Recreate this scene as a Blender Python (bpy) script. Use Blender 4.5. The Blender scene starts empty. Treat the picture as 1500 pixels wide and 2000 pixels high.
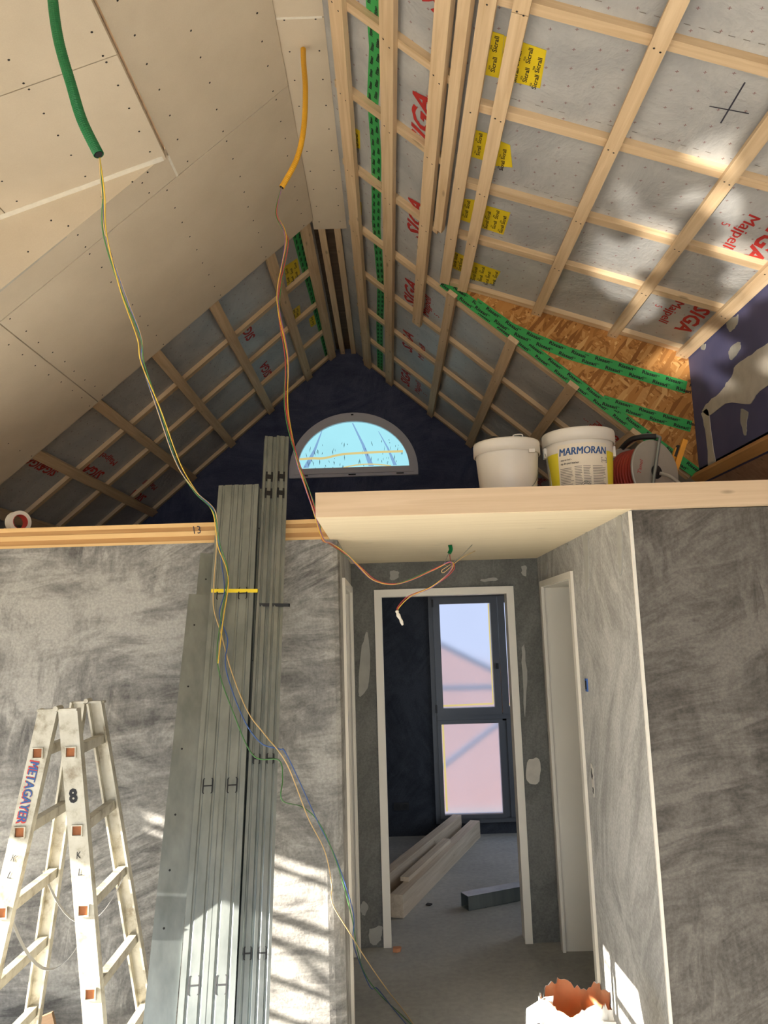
import bpy, math, random
from mathutils import Vector, Matrix
random.seed(7)
SC = bpy.context.scene
COL = SC.collection
V = Vector

# ------------------------------------------------------------------ camera
YAW, PITCH, ROLL, FPX, EYE = 3.487e-3, 0.156193, -0.029979, 1508.7, 1.80
fwd = V((-math.sin(YAW) * math.cos(PITCH), math.cos(YAW) * math.cos(PITCH), math.sin(PITCH)))
rgt = V((math.cos(YAW), math.sin(YAW), 0)); upv = rgt.cross(fwd)
r2 = math.cos(ROLL) * rgt + math.sin(ROLL) * upv
u2 = -math.sin(ROLL) * rgt + math.cos(ROLL) * upv
cam_d = bpy.data.cameras.new('camera'); cam = bpy.data.objects.new('camera', cam_d); COL.objects.link(cam)
cam.matrix_world = Matrix(((r2.x, u2.x, -fwd.x, 0), (r2.y, u2.y, -fwd.y, 0), (r2.z, u2.z, -fwd.z, EYE), (0, 0, 0, 1)))
cam_d.sensor_fit = 'VERTICAL'; cam_d.sensor_height = 24.0; cam_d.lens = 24.0 * FPX / 2000
cam_d.clip_start = 0.05; cam_d.clip_end = 200
SC.camera = cam

# ------------------------------------------------------------------ sky, sun, window portals, fill light, exposure
SKY = 4.6
world = bpy.data.worlds.new('sky'); SC.world = world; world.use_nodes = True
bg = world.node_tree.nodes['Background']; bg.inputs['Color'].default_value = (0.72, 0.84, 1.0, 1); bg.inputs['Strength'].default_value = SKY
SUN_DIR = V((1.0, 0.215, -0.35)).normalized()
sun_d = bpy.data.lights.new('sun', 'SUN'); sun_d.energy = 55.0; sun_d.color = (1.0, 0.93, 0.83); sun_d.angle = math.radians(0.5)
sun = bpy.data.objects.new('sun', sun_d); COL.objects.link(sun)
sun.rotation_euler = SUN_DIR.to_track_quat('-Z', 'Y').to_euler()

def portal(name, loc, direction, sx, sy):
    d = bpy.data.lights.new(name, 'AREA'); d.shape = 'RECTANGLE'; d.size = sx; d.size_y = sy
    d.cycles.is_portal = True
    o = bpy.data.objects.new(name, d); COL.objects.link(o); o.location = loc
    o.rotation_euler = V(direction).to_track_quat('-Z', 'Y').to_euler()
    return o
portal('daylight_portal', (-0.3, -3.02, 1.25), (0, 1, 0), 4.2, 2.3)
portal('daylight_portal', (-3.02, 1.5, 1.0), (1, 0, 0), 1.7, 3.3)

def fill_light(name, loc, direction, sx, sy, watts, col):
    d = bpy.data.lights.new(name, 'AREA'); d.shape = 'RECTANGLE'; d.size = sx; d.size_y = sy; d.energy = watts; d.color = col
    o = bpy.data.objects.new(name, d); COL.objects.link(o); o.location = loc; o.rotation_euler = V(direction).to_track_quat('-Z', 'Y').to_euler()
# added lamp, out of view to the right, brightening the far room
fill_light('far_room_fill_light', (2.26, 6.3, 1.25), (-1, 0, 0), 1.2, 1.3, 12, (.72, .84, 1.0))
# sunlight thrown back up from something shiny lying on the floor behind the camera
sp_d = bpy.data.lights.new('reflected_sunlight', 'SPOT'); sp_d.energy = 2800; sp_d.color = (1.0, 0.93, 0.82)
sp_d.spot_size = math.radians(12); sp_d.spot_blend = 0.45; sp_d.shadow_soft_size = 0.03; sp_d.use_nodes = True
sp = bpy.data.objects.new('reflected_sunlight', sp_d); COL.objects.link(sp); sp.location = (-1.0, -1.5, 0.9)
sp.rotation_euler = (V((1.66, 3.64, 3.52)) - V(sp.location)).to_track_quat('-Z', 'Y').to_euler()
nt = sp_d.node_tree; em = nt.nodes['Emission']
tc = nt.nodes.new('ShaderNodeTexCoord'); mp = nt.nodes.new('ShaderNodeMapping'); nz = nt.nodes.new('ShaderNodeTexNoise'); rp = nt.nodes.new('ShaderNodeValToRGB')
mp.inputs['Scale'].default_value = (20, 30, 1); mp.inputs['Location'].default_value = (0.9, 2.6, 0)
nz.inputs['Scale'].default_value = 1.0; nz.inputs['Detail'].default_value = 1.5
rp.color_ramp.elements[0].position = 0.48; rp.color_ramp.elements[1].position = 0.56
nt.links.new(tc.outputs['Normal'], mp.inputs['Vector']); nt.links.new(mp.outputs[0], nz.inputs['Vector'])
nt.links.new(nz.outputs['Fac'], rp.inputs[0]); nt.links.new(rp.outputs[0], em.inputs['Color'])
em.inputs['Strength'].default_value = 1.0

vs = SC.view_settings
vs.view_transform = 'Standard'; vs.look = 'None'; vs.gamma = 1.0; vs.use_curve_mapping = False
vs.exposure = 0.15
SC.cycles.max_bounces = 5; SC.cycles.diffuse_bounces = 4; SC.cycles.glossy_bounces = 2; SC.cycles.transmission_bounces = 3

# ------------------------------------------------------------------ materials
MATS = {}
def srgb(r, g, b):
    f = lambda c: (c / 255 / 12.92) if c / 255 <= 0.04045 else ((c / 255 + 0.055) / 1.055) ** 2.4
    return (f(r), f(g), f(b), 1)
class NT:
    def __init__(s, name):
        s.m = bpy.data.materials.new(name); s.m.use_nodes = True; s.t = s.m.node_tree
        s.b = s.t.nodes['Principled BSDF']; s.out = s.t.nodes['Material Output']
    def n(s, typ, **k):
        x = s.t.nodes.new('ShaderNode' + typ)
        for a, b in k.items(): setattr(x, a, b)
        return x
    def l(s, a, b): s.t.links.new(a, b)
    def coord(s, scale=(1, 1, 1), rot=(0, 0, 0), kind='Object', rnd=False):
        c = s.n('TexCoord'); m = s.n('Mapping'); m.inputs['Scale'].default_value = scale; m.inputs['Rotation'].default_value = rot
        s.l(c.outputs[kind], m.inputs['Vector'])
        if rnd:
            oi = s.n('ObjectInfo'); mu = s.n('Math', operation='MULTIPLY'); mu.inputs[1].default_value = 37.0
            cb = s.n('CombineXYZ'); s.l(oi.outputs['Random'], mu.inputs[0])
            for i in range(3): s.l(mu.outputs[0], cb.inputs[i])
            s.l(cb.outputs[0], m.inputs['Location'])
        return m.outputs[0]
    def noise(s, vec, scale, detail=3, rough=.55, dist=0):
        x = s.n('TexNoise'); x.inputs['Scale'].default_value = scale; x.inputs['Detail'].default_value = detail
        x.inputs['Roughness'].default_value = rough; x.inputs['Distortion'].default_value = dist; s.l(vec, x.inputs['Vector']); return x.outputs['Fac']
    def ramp(s, fac, stops):
        x = s.n('ValToRGB'); e = x.color_ramp.elements
        while len(e) < len(stops): e.new(0.5)
        for i, (p, c) in enumerate(stops): e[i].position = p; e[i].color = c if len(c) == 4 else (*c, 1)
        s.l(fac, x.inputs[0]); return x.outputs[0]
    def mix(s, fac, a, b, mode='MIX'):
        x = s.n('MixRGB', blend_type=mode)
        for i, v in ((0, fac), (1, a), (2, b)):
            if isinstance(v, (int, float)): x.inputs[i].default_value = v
            elif isinstance(v, tuple): x.inputs[i].default_value = v
            else: s.l(v, x.inputs[i])
        return x.outputs[0]
    def math(s, op, a, b=None):
        x = s.n('Math', operation=op)
        for i, v in ((0, a), (1, b)):
            if v is None: continue
            if isinstance(v, (int, float)): x.inputs[i].default_value = v
            else: s.l(v, x.inputs[i])
        return x.outputs[0]
    def bump(s, h, strength=.3, dist=.01):
        x = s.n('Bump'); x.inputs['Strength'].default_value = strength; x.inputs['Distance'].default_value = dist
        s.l(h, x.inputs['Height']); s.l(x.outputs[0], s.b.inputs['Normal'])
    def col(s, c):
        if isinstance(c, tuple): s.b.inputs['Base Color'].default_value = c
        else: s.l(c, s.b.inputs['Base Color'])
    def set(s, rough=.6, metal=0, spec=.5):
        s.b.inputs['Roughness'].default_value = rough; s.b.inputs['Metallic'].default_value = metal
        s.b.inputs['Specular IOR Level'].default_value = spec
def mat(name):
    def deco(f):
        n = NT(name); f(n); MATS[name] = n.m; return f
    return deco
def simple(name, c, rough=.6, metal=0, var=.12, scale=8, bump=0, spec=.5):
    n = NT(name); v = n.coord(rnd=True); f = n.noise(v, scale, 4)
    d = tuple(x * (1 - var) for x in c[:3]) + (1,); e = tuple(min(1, x * (1 + var)) for x in c[:3]) + (1,)
    n.col(n.ramp(f, [(.3, d), (.7, e)])); n.set(rough, metal, spec)
    if bump: n.bump(n.noise(v, scale * 12, 3), bump)
    MATS[name] = n.m

def plaster(name, dark, light, amount=.5, rot=0.5, streak=6.0, seed=0.0, rotaxis=1, bump=.35):
    n = NT(name)
    r = [0, 0, 0]; r[rotaxis] = rot
    v0 = n.coord(); 
    add = n.n('VectorMath', operation='ADD'); n.l(v0, add.inputs[0]); add.inputs[1].default_value = (seed, seed * .7, seed * 1.3); v = add.outputs[0]
    big = n.noise(v, 2.4, 8, .68, .8)
    # trowel strokes: two stretched noises at different angles, swapped over in patches
    def stroke(ang, sc):
        m1 = n.n('Mapping'); m1.inputs['Rotation'].default_value = (0, ang, 0) if rotaxis == 1 else (ang, 0, 0); n.l(v, m1.inputs['Vector'])
        m2 = n.n('Mapping'); m2.inputs['Scale'].default_value = sc; n.l(m1.outputs[0], m2.inputs['Vector'])
        return n.noise(m2.outputs[0], 1.0, 7, .7, .7)
    msk = n.ramp(n.noise(v, 1.7, 2, .5, .5), [(.42, (0, 0, 0, 1)), (.58, (1, 1, 1, 1))])
    msk2 = n.ramp(n.noise(v, 1.1, 2, .5, .8), [(.46, (0, 0, 0, 1)), (.56, (1, 1, 1, 1))])
    st = n.mix(msk, stroke(rot, (streak * .45, streak * .45, streak * 2.6)), stroke(rot + 1.05, (streak * .5, streak * .5, streak * 2.0)))
    st = n.mix(msk2, st, stroke(rot - .35, (streak * .22, streak * .22, streak * 1.2)))
    f = n.math('ADD', n.math('MULTIPLY', big, 1 - amount), n.math('MULTIPLY', st, amount))
    mid = tuple((a + b) / 2 for a, b in zip(dark, light))
    c = n.ramp(f, [(.40, dark), (.49, mid), (.56, light)])
    gr = n.noise(v, 90, 3, .6)
    c = n.mix(.25, c, n.ramp(gr, [(.35, (.25, .25, .25, 1)), (.65, (.75, .75, .75, 1))]), 'OVERLAY')
    n.col(c); n.set(.93, 0, .2)
    h = n.math('ADD', n.math('MULTIPLY', st, .8), n.math('MULTIPLY', gr, .25))
    n.bump(h, bump, .012); MATS[name] = n.m
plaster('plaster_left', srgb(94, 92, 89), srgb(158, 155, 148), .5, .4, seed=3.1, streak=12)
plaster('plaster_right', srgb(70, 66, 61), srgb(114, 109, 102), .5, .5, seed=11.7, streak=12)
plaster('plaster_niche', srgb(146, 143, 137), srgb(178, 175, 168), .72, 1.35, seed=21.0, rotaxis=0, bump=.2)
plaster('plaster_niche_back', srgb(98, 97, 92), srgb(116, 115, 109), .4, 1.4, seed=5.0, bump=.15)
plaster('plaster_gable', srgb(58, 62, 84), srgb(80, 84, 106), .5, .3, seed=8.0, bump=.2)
plaster('plaster_room_shade', srgb(52, 55, 62), srgb(70, 73, 80), .5, .9, seed=15.0, bump=.2)  # backlit gloom of the far room put into the plaster colour
simple('filler', srgb(190, 183, 170), .9, var=.1, scale=14, bump=.2)
simple('filler_grey', srgb(158, 155, 146), .9, var=.08, scale=14, bump=.1)
simple('plain_wall', srgb(190, 184, 172), .9, var=.08, scale=3)

@mat('plasterboard')
def _(n):
    v = n.coord(); f = n.noise(v, 2.2, 4, .6); g = n.noise(v, 240, 2)
    c = n.ramp(f, [(.3, srgb(200, 186, 164)), (.7, srgb(212, 198, 176))]); n.col(n.mix(.08, c, g, 'OVERLAY')); n.set(.9, 0, .2); n.bump(g, .06, .003)
@mat('blue_board')
def _(n):
    v = n.coord(); f = n.noise(v, 3, 4); n.col(n.ramp(f, [(.3, srgb(78, 78, 112)), (.7, srgb(92, 90, 122))])); n.set(.8, 0, .3)
@mat('membrane')
def _(n):
    uv = n.coord(kind='UV')
    f = n.noise(uv, 3.0, 5, .65, .6); g = n.noise(uv, 40, 3, .6)
    c = n.ramp(f, [(.3, srgb(158, 158, 158)), (.7, srgb(188, 187, 184))])
    sp_ = n.n('SeparateXYZ'); n.l(uv, sp_.inputs[0])
    P = .095
    def cell(a, sh): return n.math('ABSOLUTE', n.math('SUBTRACT', n.math('FRACT', n.math('ADD', n.math('DIVIDE', a, P), sh)), .5))
    # skewed grid of little printed crosses
    u_ = n.math('ADD', sp_.outputs[0], n.math('MULTIPLY', sp_.outputs[1], .32)); w_ = n.math('SUBTRACT', sp_.outputs[1], n.math('MULTIPLY', sp_.outputs[0], .12))
    a = cell(u_, 100.0); b = cell(w_, 100.0)
    h1 = n.math('MULTIPLY', n.math('LESS_THAN', a, .07), n.math('LESS_THAN', b, .016)); h2 = n.math('MULTIPLY', n.math('LESS_THAN', a, .016), n.math('LESS_THAN', b, .07))
    x = n.math('MULTIPLY', n.math('MAXIMUM', h1, h2), .75)
    c = n.mix(x, c, srgb(120, 60, 58))
    n.col(c); n.set(.42, 0, .5)
    n.bump(n.math('ADD', n.math('MULTIPLY', f, 1.0), n.math('MULTIPLY', g, .12)), .5, .03)
def wood(name, c1, c2, knots=True, sc=(1.2, 22, 22), rough=.7):
    n = NT(name); v = n.coord(scale=sc, rnd=True); f = n.noise(v, 1.6, 4, .55, .8)
    c = n.ramp(f, [(.3, c1), (.7, c2)])
    oi = n.n('ObjectInfo'); br = n.math('ADD', n.math('MULTIPLY', oi.outputs['Random'], .16), .9)
    cx = n.n('CombineXYZ')
    for i in range(3): n.l(br, cx.inputs[i])
    c = n.mix(1.0, c, cx.outputs[0], 'MULTIPLY')
    if knots:
        vk = n.coord(scale=(2.6, 9, 9), rnd=True); vo = n.n('TexVoronoi'); vo.inputs['Scale'].default_value = 1.15; n.l(vk, vo.inputs['Vector'])
        k = n.ramp(vo.outputs['Distance'], [(.05, (1, 1, 1, 1)), (.11, (0, 0, 0, 1))])
        c = n.mix(n.math('MULTIPLY', k, .55), c, tuple(x * .35 for x in c1[:3]) + (1,))
    n.col(c); n.set(rough, 0, .3); n.bump(f, .08, .004); MATS[name] = n.m
wood('batten_wood', srgb(200, 170, 132), srgb(222, 196, 160))
wood('clt_wood', srgb(208, 180, 146), srgb(222, 196, 164), sc=(.8, 26, 26))
wood('clt_soffit', srgb(226, 208, 174), srgb(238, 222, 190), sc=(.8, 30, 30))
wood('lamella_light', srgb(206, 166, 108), srgb(224, 186, 130))
wood('lamella_dark', srgb(170, 126, 76), srgb(190, 146, 94))
wood('beam_wood', srgb(190, 172, 148), srgb(214, 198, 176))
wood('old_wood', srgb(96, 76, 56), srgb(124, 100, 76))
wood('lining_wood', srgb(146, 114, 92), srgb(166, 134, 110))
@mat('osb')
def _(n):
    c = srgb(176, 124, 66)
    res = None
    for i, (ry, s) in enumerate(((0.3, 9), (1.5, 8), (2.4, 10), (0.9, 7))):
        v0 = n.coord(rot=(0, ry, 0)); m2 = n.n('Mapping'); m2.inputs['Scale'].default_value = (11, 1, 60); m2.inputs['Location'].default_value = (i * 3.3, 0, i * 7.7); n.l(v0, m2.inputs['Vector']); v = m2.outputs[0]; vo = n.n('TexVoronoi'); vo.inputs['Scale'].default_value = s / 9
        n.l(v, vo.inputs['Vector']); sx = n.n('SeparateColor'); n.l(vo.outputs['Color'], sx.inputs[0])
        k = sx.outputs[0]
        col = n.ramp(k, [(.05, srgb(140, 92, 46)), (.4, srgb(178, 124, 66)), (.8, srgb(192, 140, 80)), (1, srgb(214, 168, 108))])
        res = col if res is None else n.mix(n.ramp(sx.outputs[1], [(.5, (0, 0, 0, 1)), (.55, (1, 1, 1, 1))]), res, col)
    n.col(res); n.set(.75, 0, .3)
simple('green_tape', srgb(56, 162, 84), .45, var=.08, scale=12)
simple('yellow_tape', srgb(226, 198, 36), .45, var=.05, scale=12)
simple('black_print', srgb(28, 28, 30), .7, var=.05)
simple('red_print', srgb(178, 44, 40), .7, var=.1)
simple('pencil', srgb(50, 48, 60), .7, var=.05)
simple('screw_dark', srgb(40, 34, 30), .6, var=.1)
simple('bead', srgb(226, 220, 206), .6, var=.05, scale=40)
@mat('concrete')
def _(n):
    v = n.coord(); f = n.noise(v, 1.4, 6, .6, .4); g = n.noise(v, 30, 4)
    c = n.ramp(f, [(.3, srgb(150, 150, 147)), (.7, srgb(174, 173, 168))]); n.col(n.mix(.25, c, g, 'OVERLAY')); n.set(.85, 0, .3); n.bump(g, .15, .01)
simple('loft_dark_floor', srgb(120, 100, 76), .8, var=.1)
simple('door_frame', srgb(226, 218, 202), .45, var=.02, scale=3)
simple('window_frame_grey', srgb(92, 94, 98), .4, var=.04)
simple('window_frame_white', srgb(205, 200, 205), .4, var=.03)
@mat('galvanized')
def _(n):
    v = n.coord(scale=(14, 14, 2)); f = n.noise(v, 1.0, 4, .6); n.col(n.ramp(f, [(.3, srgb(128, 134, 131)), (.7, srgb(154, 160, 156))])); n.set(.4, .8, .5)
    w = n.noise(n.coord(), 5, 3); n.l(n.ramp(w, [(.3, (.34, .34, .34, 1)), (.7, (.42, .42, .42, 1))]), n.b.inputs['Roughness'])
@mat('aluminium')
def _(n):
    v = n.coord(); f = n.noise(v, 14, 5, .65); n.col(n.ramp(f, [(.28, srgb(138, 126, 104)), (.48, srgb(190, 184, 166)), (.75, srgb(208, 203, 188))])); n.set(.42, .55, .5)
simple('dark_slot', srgb(22, 23, 24), .6, var=.1)
simple('rust', srgb(150, 88, 44), .7, var=.2, scale=30)
simple('grey_strap', srgb(150, 150, 148), .5, var=.1)
simple('green_pipe', srgb(22, 112, 62), .4, var=.05)
simple('yellow_pipe', srgb(216, 160, 34), .4, var=.05)
simple('wire_blue', srgb(52, 84, 140), .4, var=.05)
simple('wire_green', srgb(66, 116, 60), .4, var=.05)
simple('wire_yellow', srgb(214, 176, 62), .4, var=.05)
simple('wire_beige', srgb(196, 164, 112), .4, var=.05)
simple('wire_brown', srgb(118, 82, 56), .4, var=.05)
simple('wire_red', srgb(176, 58, 58), .4, var=.05)
simple('wire_violet', srgb(140, 96, 140), .4, var=.05)
simple('wire_orange', srgb(206, 120, 62), .4, var=.05)
simple('wire_grey', srgb(128, 132, 122), .4, var=.05)
simple('white_plastic', srgb(226, 218, 204), .4, var=.03, scale=5)
simple('label_yellow', srgb(232, 214, 52), .5, var=.03)
simple('label_paper', srgb(232, 220, 198), .6, var=.02)
simple('print_blue', srgb(44, 84, 138), .6, var=.05)
simple('print_grey', srgb(120, 112, 104), .7, var=.05)
simple('black_plastic', srgb(30, 28, 28), .5, var=.1)
simple('red_cable', srgb(150, 42, 24), .5, var=.1)
simple('reel_grey', srgb(170, 164, 152), .5, .3, var=.08)
simple('tool_orange', srgb(214, 146, 44), .5, var=.05)
simple('paper_white', srgb(238, 234, 226), .8, var=.03, bump=.1)
simple('paper_kraft', srgb(222, 152, 104), .85, var=.1, scale=12)
simple('sticker_blue', srgb(40, 110, 190), .5, var=.03)
simple('sticker_red', srgb(190, 60, 52), .6, var=.08)
simple('terracotta', srgb(186, 126, 88), .8, var=.1)
simple('socket_blue', srgb(62, 96, 160), .5, var=.05)
simple('ground', srgb(166, 154, 136), .95, var=.1, scale=2)
simple('neighbour_wall', srgb(226, 168, 136), .9, var=.04, scale=1)
simple('scaffold_steel', srgb(96, 104, 120), .5, .4, var=.1)
def film(name, c, strength, refr, ior=1.12, rough=.55):
    n = NT(name)
    e = n.n('Emission'); e.inputs['Strength'].default_value = strength
    v = n.coord(); f = n.noise(v, 2.2, 2, .5)
    n.l(n.ramp(f, [(.3, tuple(x * .92 for x in c[:3]) + (1,)), (.7, c)]), e.inputs['Color'])
    if refr:
        r = n.n('BsdfRefraction'); r.inputs['IOR'].default_value = ior; r.inputs['Roughness'].default_value = rough; r.inputs['Color'].default_value = (.46, .46, .50, 1)
        m = n.n('MixShader'); m.inputs[0].default_value = refr; n.l(e.outputs[0], m.inputs[1]); n.l(r.outputs[0], m.inputs[2]); n.l(m.outputs[0], n.out.inputs['Surface'])
    else:
        n.l(e.outputs[0], n.out.inputs['Surface'])
    MATS[name] = n.m
film('film_cyan', (0.40, 0.82, 0.92, 1), .95, 0)
film('film_pale', (0.58, 0.68, 0.92, 1), .95, .68, 1.12, .38)
simple('film_crease', srgb(60, 110, 150), .6, var=.1)
film('film_fold', (0.28, 0.50, 0.80, 1), .8, 0)  # light behind the folded film put in as glow
film('masking_yellow', (0.80, 0.66, 0.28, 1), .85, 0)  # backlight through the tape put in as glow

# ------------------------------------------------------------------ mesh helpers
class MB:
    def __init__(s): s.v = []; s.f = []; s.uv = None
    def add(s, vs_, fs):
        o = len(s.v); s.v += [tuple(p) for p in vs_]; s.f += [tuple(i + o for i in f) for f in fs]; return s
    def box(s, x0, x1, y0, y1, z0, z1):
        return s.add([(x0, y0, z0), (x1, y0, z0), (x1, y1, z0), (x0, y1, z0), (x0, y0, z1), (x1, y0, z1), (x1, y1, z1), (x0, y1, z1)],
                     [(0, 3, 2, 1), (4, 5, 6, 7), (0, 1, 5, 4), (1, 2, 6, 5), (2, 3, 7, 6), (3, 0, 4, 7)])
    def obox(s, c, ax, h):
        c = V(c); a, b, d = [V(q) * k for q, k in zip(ax, h)]
        P = [c + a * i + b * j + d * k for k in (-1, 1) for i, j in ((-1, -1), (1, -1), (1, 1), (-1, 1))]
        return s.add(P, [(0, 3, 2, 1), (4, 5, 6, 7), (0, 1, 5, 4), (1, 2, 6, 5), (2, 3, 7, 6), (3, 0, 4, 7)])
    def prism(s, poly, ext):
        n = len(poly); e = V(ext); A = [V(p) for p in poly]
        return s.add(A + [p + e for p in A], [tuple(range(n))[::-1], tuple(range(n, 2 * n))] + [(i, (i + 1) % n, n + (i + 1) % n, n + i) for i in range(n)])
    def tube(s, pts, r, seg=6, cap=True):
        P = [V(p) for p in pts]; n = len(P); R = r if isinstance(r, (list, tuple)) else [r] * n
        up = V((0.13, .31, .94)); vs_ = []
        t0 = None; nrm = None
        for i in range(n):
            t = (P[min(i + 1, n - 1)] - P[max(i - 1, 0)]).normalized()
            if nrm is None:
                nrm = t.cross(up); 
                if nrm.length < 1e-3: nrm = t.cross(V((1, 0, 0)))
                nrm.normalize()
            else:
                nrm = (nrm - t * nrm.dot(t)).normalized()
            b = t.cross(nrm)
            vs_ += [P[i] + (nrm * math.cos(2 * math.pi * k / seg) + b * math.sin(2 * math.pi * k / seg)) * R[i] for k in range(seg)]
        fs = [(i * seg + k, i * seg + (k + 1) % seg, (i + 1) * seg + (k + 1) % seg, (i + 1) * seg + k) for i in range(n - 1) for k in range(seg)]
        if cap: fs += [tuple(range(seg))[::-1], tuple(range((n - 1) * seg, n * seg))]
        return s.add(vs_, fs)
    def ribbon(s, pts, w, wdir, thick=None, nrm=(0, -1, 0)):
        P = [V(p) for p in pts]; n = len(P); W = V(wdir).normalized(); vs_ = []
        ws = w if isinstance(w, (list, tuple)) else [w] * n
        for p, k in zip(P, ws): vs_ += [p - W * k / 2, p + W * k / 2]
        fs = [(2 * i, 2 * i + 1, 2 * i + 3, 2 * i + 2) for i in range(n - 1)]
        if thick:
            N = V(nrm) * thick; m = len(vs_); vs_ += [q - N for q in vs_]
            fs += [tuple(m + j for j in f)[::-1] for f in fs]
            fs += [(2 * i, 2 * i + 2, m + 2 * i + 2, m + 2 * i) for i in range(n - 1)] + [(2 * i + 1, m + 2 * i + 1, m + 2 * i + 3, 2 * i + 3) for i in range(n - 1)]
            fs += [(0, m, m + 1, 1), (2 * n - 2, 2 * n - 1, m + 2 * n - 1, m + 2 * n - 2)]
        return s.add(vs_, fs)
    def lathe(s, c, prof, seg=40, axis=None, xa=None, a0=0, a1=None, close=True):
        c = V(c); Z = V(axis or (0, 0, 1)).normalized(); X = V(xa) if xa else (V((1, 0, 0)) if abs(Z.x) < .9 else V((0, 1, 0)))
        X = (X - Z * X.dot(Z)).normalized(); Y = Z.cross(X); full = a1 is None; a1 = a0 + 2 * math.pi if full else a1
        n = seg if full else seg + 1; vs_ = []
        for r, z in prof:
            for k in range(n):
                a = a0 + (a1 - a0) * k / seg; vs_.append(c + Z * z + (X * math.cos(a) + Y * math.sin(a)) * r)
        fs = []
        for i in range(len(prof) - 1):
            for k in range(seg):
                k2 = (k + 1) % n; fs.append((i * n + k, i * n + k2, (i + 1) * n + k2, (i + 1) * n + k))
        return s.add(vs_, fs)
    def disc(s, c, nrm, r, seg=6):
        c = V(c); N = V(nrm).normalized(); a = N.orthogonal().normalized(); b = N.cross(a)
        return s.add([c + (a * math.cos(2 * math.pi * k / seg) + b * math.sin(2 * math.pi * k / seg)) * r for k in range(seg)], [tuple(range(seg))])
    def build(s, name, m, parent=None, smooth=False, uvf=None, loc=None):
        me = bpy.data.meshes.new(name); off = V(loc) if loc is not None else V((0, 0, 0))
        me.from_pydata([tuple(V(p) - off) for p in s.v], [], s.f)
        me.materials.append(MATS[m])
        if uvf:
            ul = me.uv_layers.new(name='UVMap')
            for lp in me.loops: ul.data[lp.index].uv = uvf(V(s.v[lp.vertex_index]))
        if smooth:
            for p in me.polygons: p.use_smooth = True
        me.update()
        o = bpy.data.objects.new(name, me); COL.objects.link(o)
        o.location = off - (WORLD[parent.name] if parent else V((0, 0, 0)))
        WORLD[o.name] = off.copy()
        if parent: o.parent = parent
        return o
WORLD = {}
def empty(name, loc):
    o = bpy.data.objects.new(name, None); COL.objects.link(o); o.location = loc; o.empty_display_size = .1; WORLD[o.name] = V(loc); return o
def tag(o, label, cat=None, group=None, kind=None):
    o['label'] = label
    if cat: o['category'] = cat
    if group: o['group'] = group
    if kind: o['kind'] = kind
    return o
def struct(o, label=None, cat=None):
    o['kind'] = 'structure'
    if label: o['label'] = label
    if cat: o['category'] = cat
    return o
def stuff(o): o['kind'] = 'stuff'; return o
def spline(pts, per=8):
    P = [V(p) for p in pts]; out = []
    for i in range(len(P) - 1):
        p0 = P[max(i - 1, 0)]; p1 = P[i]; p2 = P[i + 1]; p3 = P[min(i + 2, len(P) - 1)]
        for k in range(per):
            t = k / per
            out.append(.5 * ((2 * p1) + (p2 - p0) * t + (2 * p0 - 5 * p1 + 4 * p2 - p3) * t * t + (3 * p1 - p0 - 3 * p2 + p3) * t ** 3))
    out.append(P[-1]); return out
BOXMESH = {}
def piece(name, c, ax, h, m, parent):
    """a plank: own object, local x along its length"""
    key = (tuple(round(q, 4) for q in h), m)
    if key not in BOXMESH:
        b = MB().obox((0, 0, 0), ((1, 0, 0), (0, 1, 0), (0, 0, 1)), h); me = bpy.data.meshes.new(name); me.from_pydata(b.v, [], b.f); me.materials.append(MATS[m]); BOXMESH[key] = me
    o = bpy.data.objects.new(name, BOXMESH[key]); COL.objects.link(o)
    a, b, d = [V(q).normalized() for q in ax]; c = V(c)
    M = Matrix(((a.x, b.x, d.x, c.x), (a.y, b.y, d.y, c.y), (a.z, b.z, d.z, c.z), (0, 0, 0, 1)))
    if parent:
        o.parent = parent; M = Matrix.Translation(-WORLD[parent.name]) @ M
    o.matrix_local = M; WORLD[o.name] = c.copy()
    return o
TXT = {}
def text_geo(body, bold=.02, shear=0.0):
    k = (body, bold, shear)
    if k not in TXT:
        cu = bpy.data.curves.new('t', 'FONT'); cu.body = body; cu.size = 1.0; cu.offset = bold; cu.shear = shear; cu.resolution_u = 2; cu.fill_mode = 'FRONT' if hasattr(cu, 'fill_mode') else cu.fill_mode
        o = bpy.data.objects.new('t', cu); COL.objects.link(o)
        dg = bpy.context.evaluated_depsgraph_get(); me = bpy.data.meshes.new_from_object(o.evaluated_get(dg))
        vs_ = [(v.co.x, v.co.y) for v in me.vertices]; fs = [tuple(p.vertices) for p in me.polygons]
        bpy.data.objects.remove(o); bpy.data.curves.remove(cu); bpy.data.meshes.remove(me)
        w = max(v[0] for v in vs_); TXT[k] = (vs_, fs, w)
    return TXT[k]
def put_text(mb, body, P, u, v, cap, length=None, bold=.02, shear=0.0):
    """letters with baseline start P, reading direction u, up v, cap height, optional total length"""
    heavy = 'M' in body and bold > 0
    vs_, fs, w = text_geo(body, 0.0 if heavy or bold < 0 else bold, shear); sy = cap / .69; sx = sy if length is None else length / w
    P = V(P); u = V(u).normalized(); v = V(v).normalized()
    if heavy:
        for k in (-1, 1): mb.add([P + u * (a * sx + k * bold * sy * .9) + v * (b * sy) + u.cross(v) * 1e-5 * k for a, b in vs_], fs)
    mb.add([P + u * (a * sx) + v * (b * sy) for a, b in vs_], fs); return w * sx

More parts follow.
